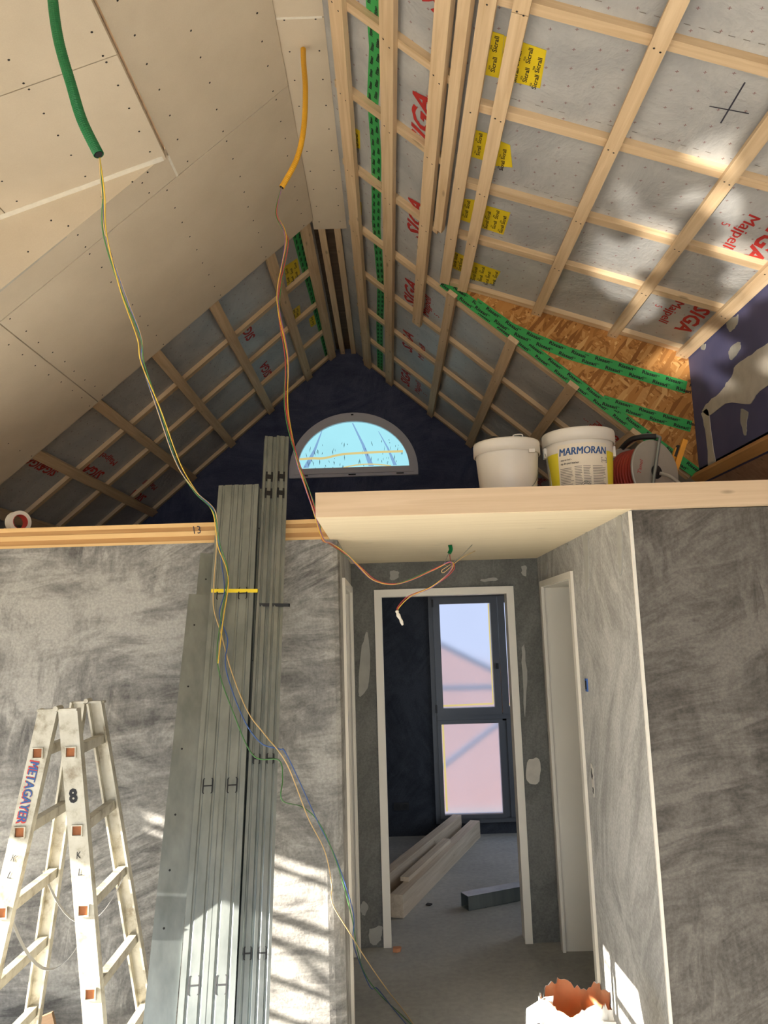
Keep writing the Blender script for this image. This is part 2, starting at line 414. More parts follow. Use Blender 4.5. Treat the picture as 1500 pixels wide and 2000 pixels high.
# ------------------------------------------------------------------ planes of the roof
class Roof:
    def __init__(s, x0, z0, m): s.x0, s.z0, s.m = x0, z0, m; s.k = math.hypot(1, m); s.down = V((m, 0, -1)) / s.k; s.slope = V((1, 0, m)) / s.k
    def z(s, x, off=0): return s.z0 + s.m * (x - s.x0) - off * s.k
    def p(s, x, y, off=0): return V((x, y, s.z(x, off)))
    def slab(s, mb, xa, xb, ya, yb, off0, off1):
        P = [s.p(x, y, o) for o in (off0, off1) for x, y in ((xa, ya), (xb, ya), (xb, yb), (xa, yb))]
        return mb.add(P, [(0, 1, 2, 3), (7, 6, 5, 4), (0, 4, 5, 1), (1, 5, 6, 2), (2, 6, 7, 3), (3, 7, 4, 0)])
    def uv(s): return lambda p: (p.y, (p.x - s.x0) * s.k)
    def along(s, xa, xb, ya, yb, off0, off1, parent, name='batten'):
        c = s.p((xa + xb) / 2, (ya + yb) / 2, off1) - s.down * (off1 - off0) / 2
        return piece(name, c, ((0, 1, 0), -s.slope, s.down), ((yb - ya) / 2, (xb - xa) * s.k / 2, (off1 - off0) / 2), 'batten_wood', parent)
    def across(s, xa, xb, y, w, off0, off1, parent, name='cross_batten'):
        c = s.p((xa + xb) / 2, y, off1) - s.down * (off1 - off0) / 2
        return piece(name, c, (s.slope, (0, 1, 0), -s.slope.cross(V((0, 1, 0)))) if False else (s.slope, (0, 1, 0), s.slope.cross(V((0, 1, 0)))), ((xb - xa) * s.k / 2, w / 2, (off1 - off0) / 2), 'batten_wood', parent)
RL = Roof(-1.91, 3.325, .865); RR = Roof(.446, 3.95, -.865); RD = Roof(.493, 3.97, -.345); RLD = Roof(-.975, 4.009 + .075 * 1.064, .3626)
YB, YG = -3.0, 7.30          # back and gable ends
XL, XR = -2.95, 2.30         # eaves walls
ZF0, ZF1 = 2.24, 2.335       # loft slab
YD = 4.60                    # end of the right dormer

# ================================================================== THE SETTING
struct(MB().box(-14, 14, -14, 40, -.4, -.2).build('ground', 'ground'), 'sandy ground outside the building', 'ground')
struct(MB().box(XL - .2, XR + .2, YB - .1, YG + .2, -.15, 0).build('floor', 'concrete'), 'pale grey dusty screed floor', 'floor')

# ---- left eaves wall with a low window that lets the sun in
b = MB(); WY0, WY1, WZ0, WZ1 = .0, 3.06, .12, 1.80
b.box(XL - .2, XL, YB, WY0, 0, 2.42); b.box(XL - .2, XL, WY1, 3.15, 0, 1.62); b.box(XL - .2, XL, 3.15, YG, 0, 2.42)  # upstand beside the window is made up, shaping the sun patch inside
b.box(XL - .2, XL, WY0, 3.15, WZ1, 2.42); b.box(XL - .2, XL, WY0, WY1, 0, WZ0)
struct(b.build('wall_left', 'plain_wall'), 'side wall with the low window, left of the view', 'wall')
b = MB().box(XR, XR + .2, YB, YG, 0, 2.36)
struct(b.build('wall_right', 'plain_wall'), 'side wall right of the view', 'wall')
# ---- wall behind the camera with a wide opening
b = MB(); b.box(XL - .2, -2.4, YB - .15, YB, 0, 2.42); b.box(1.8, XR + .2, YB - .15, YB, 0, 2.36); b.box(-2.4, 1.8, YB - .15, YB, 0, .1)
b.prism([(XL, YB - .15, 2.4), (XR, YB - .15, 2.4), (1.9, YB - .15, 3.5), (.377, YB - .15, 4.02), (-.29, YB - .15, 4.6), (-.45, YB - .15, 4.6), (-.97, YB - .15, 4.1), (-2.3, YB - .15, 3.6)], (0, .15, 0))
struct(b.build('wall_back', 'plain_wall'), 'end wall behind the camera', 'wall')

# ---- front walls and the niche
XN0, XN1, YN, YWL, YWR = -.235, .93, 4.83, 3.55, 2.93
b = MB()
b.prism([(XL, YWL, 0), (-.305, YWL, 0), (-.28, YWL + .004, 0), (-.255, YWL + .012, 0), (XN0, YWL + .03, 0), (XN0, YWL + .2, 0), (XL, YWL + .2, 0)], (0, 0, ZF0))
wfl = struct(b.build('wall_front_left', 'plaster_left'), 'grey plastered wall behind the stepladder and metal profiles', 'wall')
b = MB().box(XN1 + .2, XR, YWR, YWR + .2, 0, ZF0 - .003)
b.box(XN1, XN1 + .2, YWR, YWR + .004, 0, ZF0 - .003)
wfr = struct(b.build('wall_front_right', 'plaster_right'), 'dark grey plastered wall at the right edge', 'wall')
b = MB().box(XN1 - .004, XN1 + .007, YWR - .003, YWR + .008, 0, ZF0 - .003); b.build('corner_bead', 'bead', wfr)
DL0, DL1, DH = 3.93, 4.70, 2.05
def side_wall(name, x0, x1, y0, m, label):
    b = MB(); b.box(x0, x1, y0, DL0, 0, ZF0); b.box(x0, x1, DL1, YN, 0, ZF0); b.box(x0, x1, DL0, DL1, DH, ZF0)
    return struct(b.build(name, m), label, 'wall')
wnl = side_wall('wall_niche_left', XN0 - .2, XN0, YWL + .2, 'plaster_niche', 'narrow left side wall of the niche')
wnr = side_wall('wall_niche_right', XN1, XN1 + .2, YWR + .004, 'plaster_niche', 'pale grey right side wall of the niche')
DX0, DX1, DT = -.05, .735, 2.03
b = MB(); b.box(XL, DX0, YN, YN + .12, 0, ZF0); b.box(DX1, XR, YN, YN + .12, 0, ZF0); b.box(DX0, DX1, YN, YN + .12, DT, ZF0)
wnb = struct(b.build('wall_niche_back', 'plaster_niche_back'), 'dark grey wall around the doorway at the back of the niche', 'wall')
# filler patches on those walls
def patch(par, poly, plane, at, m='filler_grey', t=.004):
    P = [V(q) for q in [(p[0], p[1], 0) for p in poly]]; rnd = random.Random(len(poly) * 13 + int(abs(poly[0][0]) * 1000)); pts = []
    S = spline([*P, P[0]], 4)[:-1]
    for q in S: pts.append((q.x + rnd.uniform(-.004, .004), q.y + rnd.uniform(-.004, .004)))
    if plane == 'Y': poly3 = [(a, at, c) for a, c in pts]; ext = (0, -t, 0)
    else: poly3 = [(at, a, c) for a, c in pts]; ext = (-t, 0, 0)
    return MB().prism(poly3, ext).build('filler_patch', m, par)
patch(wnb, [(.801, 1.022), (.869, 1.029), (.867, .902), (.808, .889), (.786, .934)], 'Y', YN, 'filler')
for q in ([(-.220, .241), (-.199, .254), (-.179, .220), (-.201, .176), (-.222, .199)], [(-.179, .100), (-.104, .117), (-.106, .056), (-.137, .015), (-.175, .030)],
          [(.011, 2.187), (.062, 2.182), (.054, 2.137), (.009, 2.132)], [(.834, 2.191), (.863, 2.193), (.856, 2.132), (.831, 2.140)],
          [(.805, 1.690), (.822, 1.699), (.825, 1.489), (.80, 1.277), (.798, 1.490)], [(-.177, 1.734), (-.138, 1.811), (-.136, 1.517), (-.197, 1.427), (-.205, 1.488)],
          [(.577, 2.118), (.667, 2.125), (.666, 2.106), (.576, 2.103)]):
    patch(wnb, q, 'Y', YN)
for q in ([(3.643, 2.227), (3.560, 2.222), (3.60, 2.0), (3.660, 1.993)], [(3.096, 2.232), (3.03, 2.230), (3.075, 2.028), (3.115, 2.023)],
          [(4.029, 2.232), (3.975, 2.232), (3.975, 2.204), (4.02, 2.202)], [(4.622, 2.182), (4.510, 2.183), (4.533, 2.126), (4.62, 2.128)]):
    patch(wnr, q, 'X', XN1)
# socket boxes in the right niche wall
b = MB().box(XN1 - .006, XN1 + .03, 3.755, 3.79, 1.50, 1.56); o = b.build('socket_box', 'socket_blue', wnr); MB().box(XN1 - .0075, XN1 + .02, 3.762, 3.783, 1.51, 1.55).build('box_hole', 'dark_slot', o)
o = patch(wnr, [(3.80, 1.165), (3.765, 1.15), (3.772, 1.03), (3.792, 1.02), (3.80, 1.09)], 'X', XN1, 'filler', .003); o.name = 'cable_recess'
patch(wnr, [(3.79, 1.145), (3.778, 1.12), (3.782, 1.10), (3.79, 1.11)], 'X', XN1 - .003, 'dark_slot', .002); patch(wnr, [(3.785, 1.06), (3.774, 1.05), (3.778, 1.035), (3.786, 1.04)], 'X', XN1 - .003, 'dark_slot', .002)

# ---- door frames
def frame_front():
    o = empty('door_1', (0.34, YN, 0)); struct(o, 'open doorway with off-white steel frame in the niche back wall', 'door')
    fw = .045
    for x0, x1 in ((-.094, -.094 + fw), (.772 - fw, .772)): MB().box(x0, x1, YN - .014, YN + .002, 0, 2.07 - fw).build('jamb_face', 'door_frame', o)
    MB().box(-.094, .772, YN - .014, YN + .002, 2.07 - fw, 2.07).build('head_face', 'door_frame', o)
    for x0, x1 in ((DX0 - .002, DX0 + .002), (DX1 - .002, DX1 + .002)): MB().box(x0, x1, YN, YN + .13, 0, DT).build('jamb_lining', 'door_frame', o)
    MB().box(DX0, DX1, YN, YN + .13, DT - .004, DT + .001).build('head_lining', 'door_frame', o)
frame_front()
def frame_side(name, xf, sgn, label):
    """doorway in a niche side wall; sgn = direction from the wall face into the wall"""
    o = empty(name, (xf, (DL0 + DL1) / 2, 0)); struct(o, label, 'door'); fw = .045; w = .2
    X = lambda a, c: (min(xf + sgn * a, xf + sgn * c), max(xf + sgn * a, xf + sgn * c))
    for y0, y1 in ((DL0 - fw + .02, DL0 + .02), (DL1 - .02, DL1 + fw - .02)): MB().box(*X(-.014, .004), y0, y1, 0, DH).build('jamb_face', 'door_frame', o)
    MB().box(*X(-.014, .004), DL0 - .025, DL1 + .025, DH, DH + fw - .01).build('head_face', 'door_frame', o)
    MB().box(*X(.0, w), DL1 - .005, DL1 + .002, 0, DH).build('jamb_lining', 'door_frame', o); MB().box(*X(.0, w), DL0 - .002, DL0 + .005, 0, DH).build('jamb_lining', 'door_frame', o)
    MB().box(*X(.0, w), DL0, DL1, DH - .005, DH + .001).build('head_lining', 'door_frame', o)
frame_side('door_2', XN0, -1, 'off-white door frame in the left side of the niche, seen edge on')
frame_side('door_3', XN1, 1, 'off-white lined door frame in the right side of the niche')
struct(MB().box(XN0 - 1.3, XN0 - 1.2, YWL + .2, YN, 0, ZF0).build('wall_side_room_left', 'plain_wall'), 'wall of the room behind the left niche door', 'wall')
struct(MB().box(XN1 + 1.1, XN1 + 1.2, YWR + .2, YN, 0, ZF0).build('wall_side_room_right', 'plain_wall'), 'wall of the room behind the right niche door', 'wall')
struct(MB().box(-1.0, -.9, YN + .12, YG, 0, ZF0).build('wall_far_room_left', 'plaster_room_shade'), 'shaded side wall of the room beyond the doorway', 'wall')

# ---- loft slab of laminated timber
b = MB(); b.prism([(-.268, 2.875, ZF0), (XR, 2.905, ZF0), (XR, YWL + .02, ZF0), (-.268, YWL + .02, ZF0)], (0, 0, ZF1 - ZF0)); 
loft = struct(b.build('floor_loft', 'clt_wood'), 'loft platform of pale laminated timber', 'floor')
MB().box(XL, XR, YWL + .02, YG, ZF0, ZF1).build('deck_panel', 'clt_wood', loft)
MB().prism([(-.266, 2.877, ZF0 - .0015), (XN1, 2.904, ZF0 - .0015), (XN1, YN, ZF0 - .0015), (XN0 + .001, YN, ZF0 - .0015), (XN0 + .001, YWL + .03, ZF0 - .0015), (-.266, YWL, ZF0 - .0015)], (0, 0, .002)).build('soffit', 'clt_soffit', loft)
zs = [ZF0, ZF0 + .012, ZF0 + .034, ZF0 + .056, ZF0 + .076, ZF1]
for i in range(5):
    piece('lamella', ((XL - .27) / 2, YWL + .012, (zs[i] + zs[i + 1]) / 2), ((1, 0, 0), (0, 1, 0), (0, 0, 1)), ((-.27 - XL) / 2, .012 if i % 2 else .0135, (zs[i + 1] - zs[i]) / 2), ('lamella_light', 'lamella_dark')[i % 2], loft)
b = MB(); put_text(b, '13', (-.905, YWL - .0025, 2.283), (1, 0, .05), (-.15, 0, 1), .036, .042, bold=-.012); b.build('pencil_mark', 'pencil', loft)

# ---- gable wall, half-round window above, tall window below
WX0, WX1, WZa, WZb = .36, 1.80, .10, 2.157
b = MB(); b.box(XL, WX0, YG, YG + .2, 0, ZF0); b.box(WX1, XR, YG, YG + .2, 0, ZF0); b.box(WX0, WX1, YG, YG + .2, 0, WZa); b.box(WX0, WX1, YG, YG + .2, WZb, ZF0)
wg0 = struct(b.build('wall_far_room_back', 'plaster_room_shade'), 'dark shaded end wall of the room beyond the doorway', 'wall')
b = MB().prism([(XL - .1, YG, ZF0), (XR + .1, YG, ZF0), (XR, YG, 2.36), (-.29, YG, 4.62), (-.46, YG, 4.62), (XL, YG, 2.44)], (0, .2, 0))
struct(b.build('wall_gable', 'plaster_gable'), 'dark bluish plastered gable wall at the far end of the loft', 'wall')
b = MB().box(-.015, .12, YG - .01, YG + .01, .225, .29); o = b.build('socket_plate', 'black_plastic', wg0)
for x in (.02, .085): MB().lathe((x, YG - .012, .257), [(0, 0), (.022, 0), (.022, .003)], 14, axis=(0, 1, 0)).build('socket_insert', 'dark_slot', o)

# tall window of the far room: fixed frame, two sashes over two fixed lights, film over the panes
w1 = empty('window_1', (1.08, YG, WZa)); struct(w1, 'tall grey framed window covered with film beyond the doorway', 'window')
FY0, FY1 = YG - .03, YG + .06
def ring(name, x0, x1, z0, z1, t, y0, y1, m, par):
    b = MB(); b.box(x0, x0 + t, y0, y1, z0, z1); b.box(x1 - t, x1, y0, y1, z0, z1); b.box(x0 + t, x1 - t, y0, y1, z0, z0 + t); b.box(x0 + t, x1 - t, y0, y1, z1 - t, z1)
    return b.build(name, m, par)
ring('outer_frame', WX0, WX1, WZa, WZb, .045, FY0 + .01, FY1, 'window_frame_grey', w1)
MB().box(WX0 + .04, WX1 - .04, FY0 + .01, FY1, .985, 1.045).build('transom', 'window_frame_grey', w1)
MB().box(1.0, 1.06, FY0 + .01, FY1, WZa + .04, 1.0).build('mullion', 'window_frame_grey', w1)
for x0, x1 in ((.402, 1.0), (1.005, 1.76)):
    s_ = ring('sash', x0, x1, 1.045, 2.118, .062, FY0 - .012, FY1 - .01, 'window_frame_grey', w1)
    MB().box(x0 + .06, x1 - .06, YG + .012, YG + .016, 1.105, 2.058).build('film_pane', 'film_pale', s_)
    MB().ribbon([(x0 + .062, YG + .008, 1.127), (x1 - .07, YG + .008, 1.135)], .016, (0, 0, 1), .001).build('masking_tape', 'masking_yellow', s_)
    if x0 < .5:
        MB().box(.965, .985, FY0 - .03, FY0 - .01, 1.45, 1.50).build('handle_hole', 'dark_slot', s_)
        for z in (1.07, 2.03): MB().box(.392, .408, FY0 - .02, FY0, z, z + .07).build('hinge', 'black_plastic', s_)
        MB().ribbon([(.937 - .01, YG + .008, 1.13), (.937 - .01, YG + .008, 2.05)], .012, (1, 0, 0), .001).build('masking_tape', 'masking_yellow', s_)
for x0, x1 in ((.43, 1.0), (1.06, 1.76)):
    f_ = ring('fixed_light', x0 - .025, x1 + .0, .14, 1.0, .05 if x0 > .5 else .035, FY0, FY1 - .01, 'window_frame_grey', w1)
    MB().box(x0, x1 - .03, YG + .012, YG + .016, .17, .97).build('film_pane', 'film_pale', f_)
    if x0 < .5: MB().ribbon([(.462, YG + .008, .2), (.455, YG + .008, .97)], .018, (1, 0, 0), .001).build('masking_tape', 'masking_yellow', f_)
# outside of that window: a rendered house front, and the scaffold braces across the window
struct(MB().prism([(-2, 9.3, -.2), (4.5, 9.3, -.2), (4.5, 9.3, .7), (1.6, 9.3, 1.22), (.5, 9.3, 1.68), (-2, 9.3, 2.3)], (0, .25, 0)).build('wall_neighbour', 'neighbour_wall'), 'blurred salmon sloping wall behind the filmed window', 'wall')
sc = empty('scaffold', (.6, 8.4, -.2)); tag(sc, 'blurred scaffold tubes outside the filmed window', 'scaffold')
for a, c in (((.0, 8.5, 1.95), (1.9, 8.5, .95)), ((.0, 8.5, .05), (1.9, 8.5, 1.35)), ((-.5, 8.5, 1.22), (2.5, 8.5, 1.18))): MB().tube([a, c], .03, 10).build('brace', 'scaffold_steel', sc)
MB().tube([(1.95, 8.5, -.2), (1.95, 8.5, 5)], .025, 10).build('standard', 'scaffold_steel', sc)

# half-round window in the gable
w2 = empty('window_2', (-.305, YG, 3.30)); struct(w2, 'half-round white framed window covered with cyan film in the gable', 'window')
CX, ZB = -.305, 3.30
def halfring(name, ao, bo, ai, bi, zo, zi, y0, y1, m, par, seg=36):
    b = MB(); out = [(CX - ao * math.cos(math.pi * k / seg), zi + bo * math.sin(math.pi * k / seg)) for k in range(seg + 1)]
    inn = [(CX - ai * math.cos(math.pi * k / seg), zi + bi * math.sin(math.pi * k / seg)) for k in range(seg + 1)]
    n = len(out); vs_ = []
    for y in (y0, y1): vs_ += [(x, y, z) for x, z in out] + [(x, y, z) for x, z in inn]
    fs = []
    for k in range(n - 1):
        fs += [(k, k + 1, n + k + 1, n + k), (2 * n + k + 1, 2 * n + k, 3 * n + k, 3 * n + k + 1), (k + 1, k, 2 * n + k, 2 * n + k + 1), (n + k, n + k + 1, 3 * n + k + 1, 3 * n + k)]
    b.add(vs_, fs)
    b.box(CX - ao, CX + ao, y0, y1, zo, zi)
    return b.build(name, m, par)
halfring('outer_frame', .62, .572, .575, .525, ZB, ZB + .06, YG - .035, YG + .01, 'window_frame_white', w2)
sash = halfring('sash', .578, .528, .535, .455, ZB + .03, ZB + .085, YG - .055, YG + .0, 'window_frame_white', w2)
b = MB(); b.prism([(CX - .54 * math.cos(math.pi * k / 30), YG - .018, ZB + .083 + .46 * math.sin(math.pi * k / 30)) for k in range(31)], (0, .006, 0)); pane2 = b.build('film_pane', 'film_cyan', w2)
for x in (-.78, -.32, .14): MB().box(x - .035, x + .035, YG - .045, YG - .03, ZB + .012, ZB + .022).build('drain_cap', 'dark_slot', w2)
MB().box(CX - .012, CX + .012, YG - .062, YG - .054, ZB + .598, ZB + .61).build('handle_hole', 'dark_slot', sash)
MB().ribbon(spline([(CX - .52, YG - .021, 3.487), (CX - .40, YG - .021, 3.492), (CX - .28, YG - .021, 3.49), (CX - .10, YG - .021, 3.523), (CX + .2, YG - .021, 3.533), (CX + .48, YG - .021, 3.535)], 6), .022, (0, 0, 1), .001).build('masking_tape', 'masking_yellow', pane2)
MB().ribbon(spline([(CX - .1, YG - .021, 3.392), (CX + .05, YG - .021, 3.415), (CX + .2, YG - .021, 3.415), (CX + .36, YG - .021, 3.394)], 6), [.012] * 18 + [.014], (0, 0, 1), .001).build('masking_tape', 'masking_yellow', pane2)
rr = random.Random(4); b = MB(); c2 = MB()
for (xa, za, xb, zb, wa, wb) in ((CX - .30, 3.76, CX - .46, 3.40, .008, .055), (CX + .0, 3.83, CX + .17, 3.40, .012, .05), (CX + .25, 3.74, CX + .40, 3.40, .006, .035)):
    c2.ribbon([(xa, YG - .0195, za), ((xa + xb) / 2 + .01, YG - .0195, (za + zb) / 2), (xb, YG - .0195, zb)], [wa, (wa + wb) / 2.4, wb], (1, 0, 0))
for k in range(70):
    x = CX + rr.choice((-1, 1)) * rr.uniform(.05, .5); z = rr.uniform(3.40, 3.66)
    if ((x - CX) / .52) ** 2 + ((z - 3.385) / .44) ** 2 > .95: continue
    L_ = rr.uniform(.01, .06); dx = rr.uniform(-.3, .3) * L_; b.ribbon([(x, YG - .02, z), (x + dx * .5, YG - .02, z - L_ / 2), (x + dx, YG - .02, z - L_)], [.001, rr.uniform(.003, .007), .001], (1, 0, 0))
stuff(b.build('film_crease', 'film_crease', pane2)); stuff(c2.build('film_fold', 'film_fold', pane2))

# ================================================================== ROOF
T0, T1, T2, T3 = .0, .03, .06, .075      # membrane, cross battens, battens, plasterboard
# ---- left slope
b = MB(); RL.slab(b, XL - .25, -.448, 3.30, YG, -.03, 0); RL.slab(b, -.99, -.448, YB, 3.29, -.03, 0); RL.slab(b, XL - .25, -2.3, YB, 3.29, -.03, 0)
cl = struct(b.build('ceiling_left', 'membrane', uvf=RL.uv()), 'left roof slope with grey membrane, battens and beige plasterboard', 'ceiling')
for xc in (-2.585, -2.21, -1.835, -1.46, -1.085, -.712): RL.along(xc - .027, xc + .027, 4.66, 7.27, T1, T2, cl)
RL.along(-.505, -.45, 4.62, 7.27, T1, T2, cl)
for y in (4.80, 5.45, 6.03, 6.62, 7.26): RL.across(-2.95, -.46, y, .05, T0, T1, cl)
# plasterboard sheets
def sheet(R, xa, xb, ya, yb, par):
    g = .0025; b = MB(); R.slab(b, xa + g, xb - g, ya + g, yb - g, T2 + .001, T3); return b.build('plasterboard_sheet', 'plasterboard', par)
sheet(RL, -.972, -.424, YB, 1.25, cl); sheet(RL, -.972, -.424, 1.25, 3.465, cl); sheet(RL, -1.81, -.972, 3.29, 3.465, cl); sheet(RL, XL - .1, -1.81, 3.29, 3.465, cl)
sheet(RL, -1.813, -.424, 3.468, 4.735, cl); sheet(RL, XL - .1, -1.813, 3.468, 4.735, cl)
b = MB()
def screws(R, xs, ys, off):
    for x in xs:
        for y in ys:
            b.disc(R.p(x + random.uniform(-.006, .006), y + random.uniform(-.008, .008), off + .0008), R.down, .0052, 6)
fr = lambda a, c, n: [a + (c - a) * k / (n - 1) for k in range(n)]
screws(RL, (-.91, -.735, -.49), fr(1.35, 3.42, 14), T3); screws(RL, (-1.77, -1.4, -1.03, -.735, -.49), fr(3.5, 4.70, 9), T3); screws(RL, (-1.85, -2.21, -2.5), fr(3.5, 4.70, 9), T3)
screws(RL, (-1.4, -1.1), (3.33, 3.43), T3)
stuff(b.build('screw_heads', 'screw_dark', cl))
MB().ribbon([RL.p(-.971, 3.30, T3 + .001), RL.p(-.971, 3.465, T3 + .001)], .012, RL.slope).build('joint_filler', 'bead', cl)
MB().ribbon([RL.p(-1.75, 3.293, T3 + .001), RL.p(-1.35, 3.293, T3 + .001), RL.p(-.98, 3.296, T3 + .001)], [.014, .006, .012], (0, 1, 0)).build('joint_filler', 'filler', cl)

# ---- left dormer: flatter ceiling, cheek and front
b = MB(); RLD.slab(b, -2.32, -.985, YB, 3.29, 0, .04)
cld = struct(b.build('ceiling_dormer_left', 'old_wood'), 'flatter beige plasterboard ceiling at the upper left', 'ceiling')
for ya, yb in ((YB, 1.38), (1.38, 2.63), (2.63, 3.288)):
    for xa, xb in ((-2.3, -1.7 if yb > 2.7 else -2.0), (-1.7 if yb > 2.7 else -2.0, -.972)): sheet(RLD, xa, xb, ya, yb, cld)
b = MB(); screws(RLD, (-1.02, -1.317, -1.62, -1.92), [1.5, 1.7, 1.9, 2.1, 2.3, 2.49, 2.605, 2.645, 2.78, 2.913, 3.05, 3.2], T3); stuff(b.build('screw_heads', 'screw_dark', cld))
MB().ribbon([RLD.p(-2.25, 3.272, T3 + .002), RLD.p(-.985, 3.272, T3 + .002)], .032, (0, 1, 0), .002, RLD.down).build('edge_bead', 'bead', cld)
b = MB(); b.prism([(-.972, 3.286, RL.z(-.972, T3) - .002), (-.972, 3.286, RL.z(-.972) + .05), (-2.32, 3.286, RLD.z(-2.32) + .02), (-2.32, 3.286, RL.z(-2.32, T3))], (0, .03, 0))
ck = struct(b.build('wall_dormer_cheek_left', 'plasterboard'), 'beige plasterboard triangle under the flatter ceiling', 'wall')
b = MB()
for x, z in ((-1.06, 3.945), (-1.13, 3.90), (-1.27, 3.83), (-1.5, 3.72), (-1.42, 3.69), (-1.6, 3.57)): b.disc((x, 3.2855, z), (0, -1, 0), .005, 6)
stuff(b.build('screw_heads', 'screw_dark', ck))
struct(MB().box(-2.36, -2.30, YB, 3.30, 2.9, 3.66).build('wall_dormer_front_left', 'plain_wall'), 'low front wall of the left dormer', 'wall')

# ---- ridge
b = MB().box(-.47, -.27, YB, YG, 4.595, 4.625)
cr = struct(b.build('ceiling_ridge', 'old_wood'), 'narrow flat strip along the ridge', 'ceiling')
for xa, xb in ((-.408, -.362), (-.300, -.255)): piece('batten', ((xa + xb) / 2, (4.3 + 7.27) / 2, 4.55), ((0, 1, 0), (-1, 0, 0), (0, 0, 1)), ((7.27 - 4.3) / 2, (xb - xa) / 2, .02), 'batten_wood', cr)
for ya, yb in ((YB, 1.6), (1.6, 3.05), (3.05, 4.87)): MB().box(-.434, -.212, ya + .003, yb - .003, 4.517, 4.529).build('plasterboard_strip', 'plasterboard', cr)
MB().box(-.425, -.22, 3.044, 3.056, 4.5155, 4.518).build('joint_filler', 'bead', cr)
b = MB()
for k in range(14):
    for x in (-.39, -.25): b.disc((x, 2.3 + k * .19, 4.5162), (0, 0, -1), .005, 6)
stuff(b.build('screw_heads', 'screw_dark', cr))

# ---- right slope
b = MB(); RR.slab(b, -.294, .377, YB, YD + .001, -.03, 0); RR.slab(b, -.294, XR + .1, YD, YG, -.03, 0); RR.slab(b, 1.9, XR + .1, YB, YD, -.03, 0)
crr = struct(b.build('ceiling_right', 'membrane', uvf=RR.uv()), 'steep right roof slope with grey membrane and timber battens', 'ceiling')
RR.along(-.180, -.122, YB, 2.35, T1, T2, crr); RR.along(-.180, -.122, 2.353, 7.27, T1, T2, crr)
RR.along(.029, .085, YB, 1.9, T1, T2, crr); RR.along(.029, .085, 1.903, 7.27, T1, T2, crr)
RR.along(.230, .283, YB, 1.2, T1, T2, crr); RR.along(.230, .283, 1.203, 5.40, T1, T2, crr)
RR.along(.305, .345, YB, 3.95, T1, T2, crr)
for xa, xb in ((.418, .466), (.778, .832), (1.13, 1.184), (1.49, 1.545)): RR.along(xa, xb, 4.56, 7.27, T1, T2, crr)
RYS = (.35, .95, 1.6, 2.23, 2.85, 3.40, 4.03)
for y in RYS: RR.across(-.19, .33, y, .048, T0, T1, crr)
for y in (4.72,): RR.across(-.19, 1.86, y - .03, .05, T0, T1, crr)
for y in (5.33, 5.97, 6.60, 7.26): RR.across(-.19, 2.1, y, .048, T0, T1, crr)
piece('sill_batten', (1.88, 3.0, RR.z(1.88, .03) + .0), ((0, 1, 0), RR.slope, RR.slope.cross(V((0, 1, 0))) * -1), (1.6, .03, .02), 'lamella_dark', crr)
b = MB(); RR.slab(b, 1.9, XR + .1, YB, YD, .0, .03); b.build('lining_board', 'lining_wood', crr)
b = MB()
for xc in (-.151, .057, .257):
    for y in RYS + (4.70, 5.33, 5.97, 6.6):
        if xc > .2 and y > 5.4: continue
        for dx in (-.012, .012): b.disc(RR.p(xc + dx, y + dx, T2 + .0008), RR.down, .0045, 6)
for xc in (.442, .805, 1.157):
    for y in (4.70, 5.33, 5.97, 6.6): b.disc(RR.p(xc, y, T2 + .0008), RR.down, .0045, 6)
stuff(b.build('screw_heads', 'screw_dark', crr))

# ---- right dormer
b = MB(); RD.slab(b, .377, 1.93, YB, YD + .02, -.03, 0)
crd = struct(b.build('ceiling_dormer_right', 'membrane', uvf=RD.uv()), 'flatter dormer ceiling at the upper right with grey membrane and battens', 'ceiling')
RD.along(.372, .43, YB, 4.53, T1, T2, crd)
RD.along(.484, .541, YB, 2.372, T1, T2, crd); RD.along(.484, .541, 2.375, 4.57, T1, T2, crd)
RD.along(.943, 1.0, YB, .6, T1, T2, crd); RD.along(.943, 1.0, .603, 4.60, T1, T2, crd)
RD.along(1.407, 1.462, YB, 4.60, T1, T2, crd); RD.along(1.82, 1.888, YB, 4.60, T1, T2, crd)
DYS = (.15, .7, 1.25, 1.82, 2.37, 2.93, 3.49, 3.98)
for y in DYS: RD.across(.40, 1.85, y, .05, T0, T1, crd)
RD.across(.44, 1.86, 4.57, .05, T0, T1, crd)
b = MB()
for xc in (.513, .972, 1.435, 1.853):
    for y in DYS + (4.57,):
        for dx in (-.012, .012): b.disc(RD.p(xc + dx, y + dx * .4, T2 + .0008), RD.down, .0045, 6)
for xc in (.4,):
    for y in DYS: b.disc(RD.p(xc, y, T2 + .0008), RD.down, .0045, 6)
stuff(b.build('screw_heads', 'screw_dark', crd))

